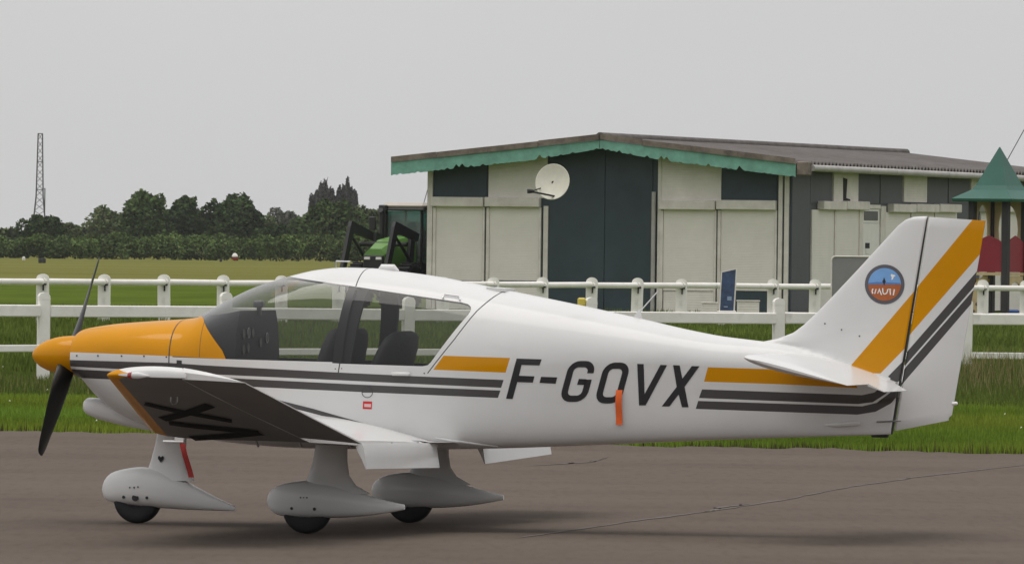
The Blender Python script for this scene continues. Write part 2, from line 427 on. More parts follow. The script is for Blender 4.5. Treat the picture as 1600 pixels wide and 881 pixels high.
# glazing
paint(bm, [(1.60, 1.819), PS(270, 470), PS(270, 558.5), PS(358, 561), PS(519, 567), PS(546, 446.3)], WSC, P_WIND)
DECK = [PX(326, 492), PS(331.5, 500), PS(335, 512), PS(342, 534), PS(350, 551), PS(358, 561.2)]
YB = [PS(u, v) for u, v in ((104, 549.6), (150, 551.4), (200, 553.4), (263, 556), (313, 558.7), (358, 561.2))]
zs_ = lambda a: float(np.interp(a, [p[0] for p in YB], [p[1] for p in YB]))
a_d = DECK[0][0]; aa = [.2, .6, .8, 1.0, 1.15, a_d]
for k in range(5): paint(bm, [(aa[k], 1.62), (aa[k+1], 1.62), (aa[k+1], zs_(aa[k+1])), (aa[k], zs_(aa[k]))], YEL, P_FUS)
paint(bm, [(a_d-.005, DECK[0][1])] + DECK[1:] + [(a_d-.005, zs_(a_d-.005))], YEL, P_FUS)
a_c = PS(265, 545)[0]
paint(bm, [(.2, 1.7), (a_c, 1.7), (a_c, .5), (.2, .5)], part=P_COWL)
paint(bm, pp((519, 567), (533, 568), (558, 448.2), (546, 446.3)), BLK)
paint(bm, pp((558, 448.2), (722, 472.6), (731, 475), (735.5, 479), (736, 484), (733, 490), (673, 566), (668, 570.5), (660, 572), (533, 568)), GLS, P_SIDE)
# stripes
def stripe(top, bot, m):
    for i in range(len(top)-1): paint(bm, pp(top[i], top[i+1], bot[i+1], bot[i]), m)
stripe([(106, 562), (262, 566.5), (320, 570.5), (525, 581.5), (660, 588), (787, 593.3)], [(106, 572), (262, 580), (320, 584), (525, 593.5), (660, 600), (783, 605.6)], STR)
stripe([(106, 576), (262, 583.6), (380, 591.5), (560, 600.5), (782, 609.8)], [(106, 588.5), (262, 596), (380, 603.5), (560, 612), (778, 621.4)], STR)
stripe([(693, 555.5), (797, 559)], [(677, 577.3), (790, 582)], YEL)
stripe([(1106, 573.6), (1220, 577), (1330, 582)], [(1100, 596), (1220, 600), (1340, 606)], YEL)
stripe([(1097, 608), (1347, 617), (1366, 613), (1386, 597), (1404, 578)], [(1092, 621.5), (1340, 631), (1364, 628), (1384, 615), (1404, 595)], STR)
stripe([(1091, 626), (1347, 634.5), (1370, 629), (1390, 614), (1403, 600)], [(1087, 638.5), (1340, 647.5), (1368, 643), (1392, 630), (1402, 619)], STR)
paint(bm, pp((1331, 569), (1431, 452), (1416, 542), (1376, 583), (1331, 583)), YEL)
paint(bm, pp((1387.5, 588), (1412, 563), (1406, 594), (1401, 598)), STR)
# panel gaps
def gap(pts, w=.9):
    for i in range(len(pts)-1):
        (u0, v0), (u1, v1) = pts[i], pts[i+1]; L = math.hypot(u1-u0, v1-v0); nx, ny = -(v1-v0)/L*w, (u1-u0)/L*w
        paint(bm, pp((u0+nx, v0+ny), (u1+nx, v1+ny), (u1-nx, v1-ny), (u0-nx, v0-ny)), SEAM, only=(P_FUS, P_COWL, P_CANOPY))
paint(bm, [(a_c-.005, 1.7), (a_c+.004, 1.7), (a_c+.004, .6), (a_c-.005, .6)], SEAM, only=(P_FUS, P_COWL))
gap([(797, 451), (770, 465), (745, 486), (710, 530), (668, 583)], .8)
a_r, z_r = PS(556, 447.5); paint(bm, [(a_r-.004, 2.0), (a_r+.004, 2.0), (a_r+.004, z_r), (a_r-.004, z_r)], SEAM, only=(P_CANOPY, P_FUS))
gap([(531, 567), (528.5, 582)], .9)
a_k = PS(312, 545)[0]; paint(bm, [(a_k-.002, 1.7), (a_k+.002, 1.7), (a_k+.002, PS(312, 558)[1]), (a_k-.002, PS(312, 558)[1])], SEAM, only=(P_FUS, P_COWL))
bm.normal_update()
def split_part(pid, name, cond=None, inner=0.0, imat=None):
    fs = [f for f in bm.faces if f[pl] == pid and (cond is None or cond(f.calc_center_median()))]
    vi = {}; V = []; N = []
    def vid(v):
        if v not in vi: vi[v] = len(V); V.append(v.co.copy()); N.append(v.normal.copy())
        return vi[v]
    FS = [[vid(v) for v in f.verts] for f in fs]; MI = [f.material_index for f in fs]
    me = bpy.data.meshes.new(name); me.from_pydata(V, [], FS)
    for x in fus_mats: me.materials.append(x)
    me.polygons.foreach_set('material_index', MI); me.polygons.foreach_set('use_smooth', [True]*len(FS))
    me.normals_split_custom_set_from_vertices(N)
    return link(name, me, plane), (V, N, FS)
fus, dF = split_part(P_FUS, 'fuselage')
cowl, _ = split_part(P_COWL, 'engine_cowling')
wind, _ = split_part(P_WIND, 'windshield')
canopy, dC = split_part(P_CANOPY, 'canopy_frame')
split_part(P_SIDE, 'side_window', lambda c: c.y < 0)
split_part(P_SIDE, 'side_window', lambda c: c.y > 0)
split_part(P_FIN, 'vertical_fin')
# dark cabin lining just inside the skin
mb = MB()
for V, N, FS in (dF, dC):
    sel = [f for f in FS if all(1.05 < V[i].x < 3.45 for i in f)]
    mb.add([V[i]-N[i]*.018 for i in range(len(V))], sel)
lin = mb.build('cabin_lining', M['cabin'], plane, True)

# ---- registration letters and badge laid onto the skin
def decal(name, polys, m, F=F_all, lift=.0025, parent=None, step=.03, side=-1):
    """polys: outlines in photo pixels; filled, diced and laid on the skin"""
    b2 = bmesh.new()
    for poly in polys:
        vs = [b2.verts.new((*PS(u, v, F), 0)) for u, v in poly]
        b2.faces.new(vs)
    bmesh.ops.triangulate(b2, faces=b2.faces[:])
    xs = [v.co.x for v in b2.verts]; ys = [v.co.y for v in b2.verts]
    for k in range(1, int((max(xs)-min(xs))/step)+1):
        bmesh.ops.bisect_plane(b2, geom=b2.verts[:]+b2.edges[:]+b2.faces[:], dist=1e-6, plane_co=(min(xs)+k*step, 0, 0), plane_no=(1, 0, 0))
    for k in range(1, int((max(ys)-min(ys))/step)+1):
        bmesh.ops.bisect_plane(b2, geom=b2.verts[:]+b2.edges[:]+b2.faces[:], dist=1e-6, plane_co=(0, min(ys)+k*step, 0), plane_no=(0, 1, 0))
    for v in b2.verts:
        a, z = v.co.x, v.co.y; v.co = (a, side*(float(F(a, z))+lift), z)
    for f in b2.faces: f.smooth = True
    me = bpy.data.meshes.new(name); b2.to_mesh(me); b2.free(); me.materials.append(m)
    bm3 = bmesh.new(); bm3.from_mesh(me); bmesh.ops.recalc_face_normals(bm3, faces=bm3.faces)
    for f in bm3.faces:
        if f.normal.y*side < 0: f.normal_flip()
    bm3.to_mesh(me); bm3.free()
    return link(name, me, parent or plane)
def zl(x, y): return (780+x/4.848, 550+y/4.848)
LET = {'letter_f': [(133, 48), (322, 54), (305, 100), (170, 96), (150, 178), (268, 182), (255, 230), (138, 226), (102, 354), (52, 352)],
       'hyphen': [(318, 186), (440, 190), (428, 238), (306, 232)],
       'letter_v': [(1046, 88), (1095, 90), (1102, 318), (1222, 96), (1272, 98), (1110, 402), (1060, 402)],
       'letter_x': [(1318, 98), (1368, 100), (1388, 200), (1460, 105), (1518, 106), (1405, 262), (1435, 416), (1385, 416), (1360, 320), (1290, 410), (1232, 410), (1345, 262)]}
for n_, p_ in LET.items(): decal(n_, [[zl(*q) for q in p_]], M['black'], parent=fus)
def ribbon(path, hw, cx, cy, shear, closed):
    n = len(path); quads = []; L = []; Rr = []
    for i, p in enumerate(path):
        a = path[(i-1) % n] if (closed or i > 0) else p; b = path[(i+1) % n] if (closed or i < n-1) else p
        t = np.array([b[0]-a[0], b[1]-a[1]], float); t /= np.hypot(*t); nn = np.array([-t[1], t[0]])*hw
        L.append(np.array(p)+nn); Rr.append(np.array(p)-nn)
    def tr(p): return zl(cx+p[0]+shear*p[1], cy+p[1])
    for i in range(n if closed else n-1):
        j = (i+1) % n; quads.append([tr(L[i]), tr(L[j]), tr(Rr[j]), tr(Rr[i])])
    return quads
def rrect(hw, hh, r, n=7):
    P = []
    for (sx, sy, a0) in ((1, -1, -90), (1, 1, 0), (-1, 1, 90), (-1, -1, 180)):
        for k in range(n):
            a = R(a0+90*k/(n-1)); P.append((sx*(hw-r)+r*math.cos(a), sy*(hh-r)+r*math.sin(a)))
    return P
rr = rrect(76, 131, 58)
decal('letter_o', ribbon(rr, 24, 859, 233, -.27, True), M['black'], parent=fus)
rg = rrect(78, 131, 58)
gp = [(78, -62)] + rg[:7][::-1] + rg[21:][::-1] + rg[14:21][::-1] + rg[7:14][::-1] + [(78, 28), (78, -14)]
go_ = decal('letter_g', ribbon(gp, 24, 596, 221, -.27, False) + [[zl(604, 202), zl(662, 204), zl(652, 248), zl(590, 246)]], M['black'], parent=fus)
# badge on the fin
fin = [o for o in plane.children if o.name == 'vertical_fin'][0]
BC = (1382.4, 444.3)
def disc(r0, n=40, a0=0, a1=360, c=BC): return [(c[0]+r0*math.cos(R(a0+(a1-a0)*k/n)), c[1]+r0*math.sin(R(a0+(a1-a0)*k/n))) for k in range(n if a1-a0 == 360 else n+1)]
def bz(x, y): return (1345+x/11.75, 405+y/11.75)
decal('badge_rim', [disc(31)], M['logo_ring'], parent=fin, lift=.002)
decal('badge_sky', [disc(25.6, 30, 180, 360)], M['logo_blue'], parent=fin, lift=.004)
decal('badge_ground', [disc(25.6, 30, 0, 180)], M['logo_orange'], parent=fin, lift=.004)
decal('badge_horizon', [[bz(145, 430), bz(290, 415), bz(560, 425), bz(725, 435), bz(730, 462), bz(140, 462)]], M['logo_haze'], parent=fin, lift=.005)
decal('badge_figure', [[bz(430, 330), bz(445, 370), bz(462, 410), bz(442, 450), bz(432, 490), bz(422, 450), bz(398, 410), bz(418, 370)]], M['black'], parent=fin, lift=.006)
decal('badge_cloud', [[bz(560, 270), bz(600, 280), bz(645, 300), bz(610, 325), bz(590, 370), bz(565, 380), bz(572, 330), bz(552, 300)]], M['logo_white'], parent=fin, lift=.006)
def stroke(pts, w):
    out = []
    for i in range(len(pts)-1):
        (x0, y0), (x1, y1) = pts[i], pts[i+1]; L = math.hypot(x1-x0, y1-y0); nx, ny = -(y1-y0)/L*w, (x1-x0)/L*w
        out.append([bz(x0+nx, y0+ny), bz(x1+nx, y1+ny), bz(x1-nx, y1-ny), bz(x0-nx, y0-ny)])
    return out
decal('badge_lettering', stroke([(228, 540), (212, 575), (215, 610), (225, 630)], 12) + stroke([(285, 545), (258, 635)], 9)
      + stroke([(350, 535), (312, 630)], 9) + stroke([(340, 545), (385, 655)], 11)
      + stroke([(405, 530), (410, 610), (430, 640), (470, 630), (490, 600), (498, 548)], 11)
      + stroke([(510, 548), (560, 552)], 8) + stroke([(540, 560), (548, 655)], 11) + stroke([(620, 550), (600, 660)], 12), M['logo_white'], parent=fin, lift=.006)
# small marks
decal('placard', [[(567.5, 626.5), (581.5, 627), (581, 639), (566.8, 638.5)]], M['red_mark'], parent=fus)
decal('placard_print', [[(569.5, 630.5), (580, 630.8), (579.8, 635.8), (569.2, 635.5)]], M['pink_mark'], parent=fus, lift=.004)
rc = disc(8.8, 24, c=(574, 612.5)); ri = disc(7.8, 24, c=(574, 612.5))
decal('fuel_cap_ring', [[rc[k], rc[(k+1) % 24], ri[(k+1) % 24], ri[k]] for k in range(24)] + [[(566, 612), (582, 612), (582, 613), (566, 613)]], M['seam'], parent=fus)
for (u, v, r) in [(120, 555.5, 1.4), (153, 555.5, 1.4), (190, 556, 1.4), (225, 556.2, 1.4), (260, 557.5, 1.4), (524, 576, 1), (534, 575.5, 1), (663, 583, 1.2), (673, 572, 0)]:
    if r: decal('rivet', [disc(r, 8, c=(u, v))], M['seam'], parent=fus if u > 300 else cowl)
decal('vent', [[(276, 562.5), (284, 563), (284, 568.5), (276, 568)]], M['seam'], parent=fus)
for (u, v) in [(1289, 505.5), (1315, 515), (1343, 525)]: decal('rivet', [disc(1.3, 8, c=(u, v))], M['seam'], parent=fin)
mb = MB(); p0 = PS(612, 583); p1 = PS(642, 585)
for p in (0,):
    a0, z0 = p0; a1, z1 = p1; y = -float(F_all(a0, z0))
    mb.box(((a0+a1)/2, y-.01, (z0+z1)/2), (a1-a0, .028, .026), bev=.008)
mb.build('door_latch', M['white'], canopy, True)
mb = MB(); q = [PS(693, 466), PS(695, 459.5), PS(718, 463), PS(720, 469)]
mb.tube([(a, -float(F_all(a, z))-.018, z) for a, z in q], .005, 6); mb.build('grab_handle', M['steel'], canopy, True)

# ---- rudder
RT = [PX(1452.3, 339), PX(1540, 345), PX(1486, 656), PX(1398.3, 673)]
def F_rud(a, z):
    t = np.clip((z-RT[3][1])/(RT[0][1]-RT[3][1]), 0, 1); ah = RT[3][0]+t*(RT[0][0]-RT[3][0])
    t2 = np.clip((z-RT[2][1])/(RT[1][1]-RT[2][1]), 0, 1); at_ = RT[2][0]+t2*(RT[1][0]-RT[2][0])
    s = np.clip((a-ah)/(at_-ah), 0, 1); return (.034-.010*t)*(1-s)+.004
bmr = bmesh.new(); plr = bmr.faces.layers.int.new('part'); G = [[None]*25 for _ in range(41)]; G2 = [[None]*25 for _ in range(41)]
for i in range(41):
    for j in range(25):
        t, s = i/40, j/24
        a = (1-t)*((1-s)*RT[3][0]+s*RT[2][0]) + t*((1-s)*RT[0][0]+s*RT[1][0]); z = (1-t)*((1-s)*RT[3][1]+s*RT[2][1]) + t*((1-s)*RT[0][1]+s*RT[1][1])
        if i == 0 and j == 24: a -= .02; z += .012
        y = float(F_rud(a, z))
        if i in (0, 40): y *= .55
        if j == 0: y *= .6
        G[i][j] = bmr.verts.new((a, -y, z)); G2[i][j] = bmr.verts.new((a, y, z))
for i in range(40):
    for j in range(24):
        bmr.faces.new((G[i][j], G[i][j+1], G[i+1][j+1], G[i+1][j])); bmr.faces.new((G2[i][j], G2[i+1][j], G2[i+1][j+1], G2[i][j+1]))
for i in range(40):
    bmr.faces.new((G[i][0], G[i+1][0], G2[i+1][0], G2[i][0])); bmr.faces.new((G[i][24], G2[i][24], G2[i+1][24], G[i+1][24]))
for j in range(24):
    bmr.faces.new((G[0][j], G2[0][j], G2[0][j+1], G[0][j+1])); bmr.faces.new((G[40][j], G[40][j+1], G2[40][j+1], G2[40][j]))
def rp(*pts): return [PX(u, v, -.02) for u, v in pts]
paint(bmr, rp((1432, 450.5), (1520, 342), (1545, 340), (1540, 386), (1410, 537)), 1)
paint(bmr, rp((1404, 565.5), (1535, 413), (1530, 438), (1400, 588)), 2)
paint(bmr, rp((1398, 594), (1530, 442), (1525, 465), (1396, 617)), 2)
for f in bmr.faces: f.smooth = True
for e in bmr.edges:
    if len(e.link_faces) == 2 and e.calc_face_angle(0) > R(35): e.smooth = False
me = bpy.data.meshes.new('rudder'); bmr.to_mesh(me); bmr.free()
for x in fus_mats[:4]: me.materials.append(x)
rud = link('rudder', me, plane)
mb = MB(); a, z = PX(1490, 630); mb.tube([(a-.01, 0, z), (a+.02, 0, z), (a+.03, 0, z)], [.012, .013, .006], 8); mb.build('tail_light', M['logo_white'], rud, True)

# ---- stabilator with tab
def airfoil(n=15, t=.12, c=.02, x0=0.0, x1=1.0):
    xs = x0+(x1-x0)*(1-np.cos(np.linspace(0, math.pi, n)))/2 if x0 == 0 and x1 == 1 else np.linspace(x0, x1, n)
    if x0 == 0 and x1 < 1: xs = x1*(1-np.cos(np.linspace(0, math.pi/2, n)))
    yt = 5*t*(.2969*np.sqrt(xs)-.126*xs-.3516*xs**2+.2843*xs**3-.1015*xs**4); yc = 4*c*xs*(1-xs)
    return [(x, y) for x, y in zip(xs[::-1], (yc+yt)[::-1])] + [(x, y) for x, y in zip(xs[1:], (yc-yt)[1:])]
def section(y, le, te, pts, zs=1.0, dy=0.0, lift=0.0):
    L = math.hypot(te[0]-le[0], te[1]-le[1]); ex = ((te[0]-le[0])/L, (te[1]-le[1])/L); ez = (-ex[1], ex[0])
    return [(le[0]+ex[0]*x*L+ez[0]*(q*zs+lift)*L, y+dy, le[1]+ex[1]*x*L+ez[1]*(q*zs+lift)*L) for x, q in pts]
SLE, STE = PX(1157, 557, -1.58), PX(1325, 602, -1.58)
rings = []
for (y, dl, zs) in [(-1.60, .10, .25), (-1.575, .045, .65), (-1.53, .015, .9), (-1.45, 0, 1), (-.03, 0, 1), (.03, 0, 1), (1.45, 0, 1), (1.53, .015, .9), (1.575, .045, .65), (1.60, .10, .25)]:
    le = (SLE[0]+dl*(STE[0]-SLE[0]), SLE[1]+dl*(STE[1]-SLE[1])); rings.append(section(y, le, STE, airfoil(16, .10, 0), zs))
mb = MB(); mb.loft(rings); stab = mb.build('stabilator', M['white'], plane, True, 50)
ex = np.array([STE[0]-SLE[0], STE[1]-SLE[1]]); ex /= np.hypot(*ex)
td = R(-22); tx = np.array([math.cos(td), math.sin(td)])
for sg in (-1, 1):
    mb = MB(); vs = []
    for y, l in ((1.03, .125), (.33, .13), (.20, .02)):
        p = np.array(STE)+ex*.012; q = p+tx*l
        vs.append([(p[0], sg*y, p[1]+.009), (q[0], sg*y, q[1]+.002), (q[0], sg*y, q[1]-.002), (p[0], sg*y, p[1]-.009)])
    mb.loft(vs); mb.build('trim_tab', M['white'], stab, False)

# ---- wing
BLE, BTE = (1.66, .735), (3.26, .632)                    # chord line at the break; the root sits trailing edge down
RLE, RTE = (1.66, .715), (3.26, .572)
TC, CB = .115, .032
TLE, TTE = PX(167, 589, -4.36), PX(385, 597, -4.36)
TLE = (TLE[0], TLE[1]+.012); TTE = (TTE[0], TTE[1]+.006)
BRK = 2.45
xf = .935                                               # centre section stops ahead of the flap
def wing_mats(mb_rings, n_af, band):                    # faces whose section point lies in the yellow nose band
    pass
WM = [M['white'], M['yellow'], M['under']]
def wing_loft(rings, xs, name, parent, band=.085, cap=True):
    mb = MB(); n = len(rings[0]); mb.loft(rings, 0, cap)
    for fi, f in enumerate(mb.f):
        if len(f) == 4:
            k = min(i % n for i in f); ks = sorted(i % n for i in f)
            if ks[0] == 0 and ks[-1] == n-1: continue
            if max(xs[i % n] for i in f) <= band+1e-6: mb.m[fi] = 1
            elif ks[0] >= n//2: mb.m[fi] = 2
    return mb.build(name, WM, parent, True, 35)
def af_cut(x1, t, c, n=13):
    xs = np.concatenate([[0, .004, .012, .028, .052, .085], np.linspace(.14, x1, n)])
    yt = 5*t*(.2969*np.sqrt(xs)-.126*xs-.3516*xs**2+.2843*xs**3-.1015*xs**4); yc = 4*c*xs*(1-xs)
    return [(x, y) for x, y in zip(xs[::-1], (yc+yt)[::-1])] + [(x, y) for x, y in zip(xs[1:], (yc-yt)[1:])]
for sg in (-1, 1):
    afc = af_cut(xf, TC, CB); xs = [p[0] for p in afc]
    cen = wing_loft([section(sg*y, tuple(RLE[i]+(BLE[i]-RLE[i])*tq for i in (0, 1)), tuple(RTE[i]+(BTE[i]-RTE[i])*tq for i in (0, 1)), afc) for y, tq in ((.30, 0), (.6, 0), (.9, .25), (1.3, .5), (1.9, .8), (BRK, 1))], xs, 'wing_centre_section', plane)
    bte = (3.26, .632)                                # chord end of the outer panel at the break
    xo_b, xo_t = .725, .54
    rings = []
    for t in (0, .25, .5, .75, 1.0):
        y = BRK+(4.36-BRK)*t; le = tuple(BLE[i]+(TLE[i]-BLE[i])*t for i in (0, 1)); te = tuple(bte[i]+(TTE[i]-bte[i])*t for i in (0, 1))
        rings.append(section(sg*y, le, te, af_cut(xo_b+(xo_t-xo_b)*t, TC-.02*t, CB)))
    pts = af_cut(xo_t, TC-.02, CB)
    rings.append(section(sg*4.385, (TLE[0]+.03, TLE[1]), TTE, pts, .72, lift=.004)); rings.append(section(sg*4.40, (TLE[0]+.09, TLE[1]), TTE, pts, .35, lift=.007))
    out = wing_loft(rings, xs, 'outer_wing_panel', plane)
    # aileron
    rings = []
    for t, y0, zs in ((.08, 0, 1), (.5, 0, 1), (1.0, 0, 1), (1.0, .022, .6)):
        y = BRK+(4.36-BRK)*t+y0; le = tuple(BLE[i]+(TLE[i]-BLE[i])*t for i in (0, 1)); te = tuple(bte[i]+(TTE[i]-bte[i])*t for i in (0, 1))
        x0 = xo_b+(xo_t-xo_b)*t+.008
        xs2 = np.linspace(x0, 1, 9); tt = TC-.02*t
        yt = 5*tt*(.2969*np.sqrt(xs2)-.126*xs2-.3516*xs2**2+.2843*xs2**3-.1015*xs2**4)+.002; yc = 4*CB*xs2*(1-xs2)
        dn = -.035*(xs2-x0)
        p = [(x, q) for x, q in zip(xs2[::-1], (yc+yt+dn)[::-1])] + [(x, q) for x, q in zip(xs2, (yc-yt+dn))]
        rings.append(section(sg*y, le, te, p, zs))
    mb = MB(); mb.loft(rings)
    for fi, f in enumerate(mb.f):
        if len(f) == 4 and min(i % 18 for i in f) >= 9: mb.m[fi] = 1
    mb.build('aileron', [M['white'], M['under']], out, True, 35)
    # flap, let down
    dr = np.array([math.cos(R(-68)), math.sin(R(-68))]); nr = np.array([-dr[1], dr[0]])
    rings = []
    for y in (.60, 1.2, 1.8, 2.43):
        hz = (3.15, .615+.032*(y-.6)/1.83); L = .188; p = []
        for x, th in ((0, .0), (.06, .032), (.25, .036), (.6, .02), (1, .003)): p.append((hz[0]+dr[0]*x*L+nr[0]*th, hz[1]+dr[1]*x*L+nr[1]*th))
        for x, th in ((1, -.003), (.6, -.006), (.25, -.014), (.06, -.014)): p.append((hz[0]+dr[0]*x*L+nr[0]*th, hz[1]+dr[1]*x*L+nr[1]*th))
        rings.append([(q[0], sg*y, q[1]) for q in p])
    mb = MB(); mb.loft(rings); fl = mb.build('flap', M['white'], plane, True, 35)
    for y in (.95, 1.6, 2.2):
        mb = MB(); mb.box((hz[0]-.01, sg*y, hz[1]-.022), (.05, .014, .03)); mb.build('flap_hinge', M['steel'], fl)
    if sg < 0: wingL, cenL = out, cen
# letters under the port wing
def under(t, x, lift=.004):                             # spanwise 0..1 on the outer panel, chord fraction
    y = BRK+(4.36-BRK)*t; le = tuple(BLE[i]+(TLE[i]-BLE[i])*t for i in (0, 1)); te = tuple(bte[i]+(TTE[i]-bte[i])*t for i in (0, 1))
    tt = TC-.02*t; q = 4*CB*x*(1-x)-5*tt*(.2969*math.sqrt(x)-.126*x-.3516*x**2+.2843*x**3-.1015*x**4)
    return section(-y, le, te, [(x, q)], lift=-lift)[0]
def wing_stroke(mb, a, b, w=.028, lift=.004):
    d = np.array(b)-np.array(a); d /= np.hypot(*d); n = np.array([-d[1]*1.5, d[0]*.9])
    k = 6; L = []; Rr = []
    for i in range(k+1):
        c = np.array(a)+(np.array(b)-np.array(a))*i/k; L.append(under(*(c+n*w), lift)); Rr.append(under(*(c-n*w), lift))
    mb.add(L+Rr, [(i, i+1, k+2+i, k+1+i) for i in range(k)])
mb = MB(); wing_stroke(mb, (.60, .12), (.34, .50), .026); wing_stroke(mb, (.34, .14), (.60, .50), .026, lift=.005); mb.build('letter_x', M['matte'], wingL)
mb = MB(); wing_stroke(mb, (.02, .20), (.15, .56), .026); wing_stroke(mb, (.28, .16), (.155, .56), .026, lift=.005); mb.build('letter_v', M['matte'], wingL)
tx_, ty_, tz_ = under(.72, .34, 0)
mb = MB(); mb.tube([(tx_-.022, ty_, tz_+.02), (tx_-.024, ty_, tz_-.03), (tx_-.012, ty_, tz_-.048), (tx_+.012, ty_, tz_-.048), (tx_+.024, ty_, tz_-.03), (tx_+.022, ty_, tz_+.02)], .0045, 6); mb.build('tie_down_ring', M['steel'], wingL, True)
a, z = PX(212, 587, -4.42)
mb = MB(); mb.tube([(a-.065, -4.40, z), (a-.03, -4.425, z+.003), (a+.02, -4.425, z+.004), (a+.09, -4.40, z)], [.004, .022, .024, .004], 10); nl = mb.build('wing_tip_light', M['white'], wingL, True)
mb = MB(); mb.tube([(a-.052, -4.412, z), (a-.038, -4.43, z+.002), (a-.022, -4.433, z+.002)], [.008, .022, .024], 10); mb.build('red_lens', M['red_lens'], nl, True)
# dark strip and fillet where wing meets fuselage
mb = MB(); L = []; U = []
for u, v in [(430, 627), (450, 632), (490, 642), (530, 653.5), (570, 664.5), (610, 675), (650, 684.5), (690, 694), (722, 700)]:
    a, z = PS(u, v); w = .016 if u < 640 else .008
    y = -float(F_all(a, z)); L.append((a, y-.006, z-w)); U.append((a, y-.004, z+w))
n = len(L); mb.add(L+U, [(i, i+1, n+i+1, n+i) for i in range(n-1)])
mb.build('wing_root_seal', M['stripe'], fus)
for sg in (-1, 1):                                      # fillet: from the seal out over the wing
    mb = MB(); rings = []
    for i in range(n):
        a, y, z = L[i]; x = min((a-RLE[0])/(RTE[0]-RLE[0]), .90)
        q = 4*CB*x*(1-x)+5*TC*(.2969*math.sqrt(x)-.126*x-.3516*x**2+.2843*x**3-.1015*x**4)
        s0 = section(0, RLE, RTE, [(x, q)])[0]
        zz = [z, z*.62+s0[2]*.38, z*.3+s0[2]*.7, z*.1+s0[2]*.9, s0[2]-.004]; yy = [0, .04, .10, .18, .30]
        rings.append([(a, sg*(-y+yy[k]), zz[k]) for k in range(5)])
    mb.loft(rings, 0, False, False); mb.build('wing_fillet', M['white'], plane, True, 60)

# ---- spinner and propeller
SP = PX(50.5, 553.5); zc = SP[1]-.004
mb = MB(); rings = []
for x, r in ((0, .004), (.008, .026), (.03, .055), (.07, .086), (.12, .110), (.18, .129), (.24, .139), (.30, .143), (.335, .143)):
    rings.append([(SP[0]+x, r*math.cos(2*math.pi*k/28), zc+r*math.sin(2*math.pi*k/28)) for k in range(28)])
mb.loft(rings); spn = mb.build('spinner', M['yellow'], plane, True, 50)
mb = MB(); mb.tube([(SP[0]+.335, 0, zc), (SP[0]+.42, 0, zc)], .125, 20); mb.build('spinner_backplate', M['seam'], plane, True)
pa = SP[0]+.285
for sg in (1, -1):
    mb = MB(); rings = []
    rd = np.array([0, math.sin(R(43)), math.cos(R(43))])*sg; td_ = np.array([0, math.cos(R(43)), -math.sin(R(43))])*sg   # radial, rotation direction
    for r, c, th, pit in ((.06, .105, .05, 50), (.16, .118, .036, 44), (.30, .122, .026, 36), (.5, .116, .018, 28), (.7, .10, .013, 20), (.87, .078, .009, 17), (.94, .055, .007, 16), (.955, .03, .004, 16)):
        ang = R(pit); cd = td_*math.cos(ang)+np.array([1, 0, 0])*math.sin(ang)*-1.0; nd = np.cross(rd, cd)
        ring = []
        for k in range(10):
            q = 2*math.pi*k/10; ring.append(np.array([pa, 0, zc])+rd*r+cd*c*math.cos(q)*.6+nd*th*math.sin(q)*.6)
        rings.append(ring)
    mb.loft(rings); mb.build('propeller_blade', M['prop'], plane, True, 60)

# ---- chin scoop under the cowling
mb = MB(); rings = []
for u, vt, vb, w in ((127.5, 630, 640, .05), (129, 625, 644, .09), (134, 621, 648, .125), (150, 622, 655, .145), (190, 630, 665.5, .15), (235, 640, 674, .14), (300, 655, 683, .10)):
    a, zt = PX(u, vt, -.1); _, zb = PX(u, vb, -.1)
    rings.append([(a, w*np.sign(math.cos(q))*abs(math.cos(q))**.7, (zt+zb)/2+(zt-zb)/2*np.sign(math.sin(q))*abs(math.sin(q))**.7) for q in [2*math.pi*k/24 for k in range(24)]])
mb.loft(rings); mb.build('chin_scoop', M['white'], cowl, True, 60)

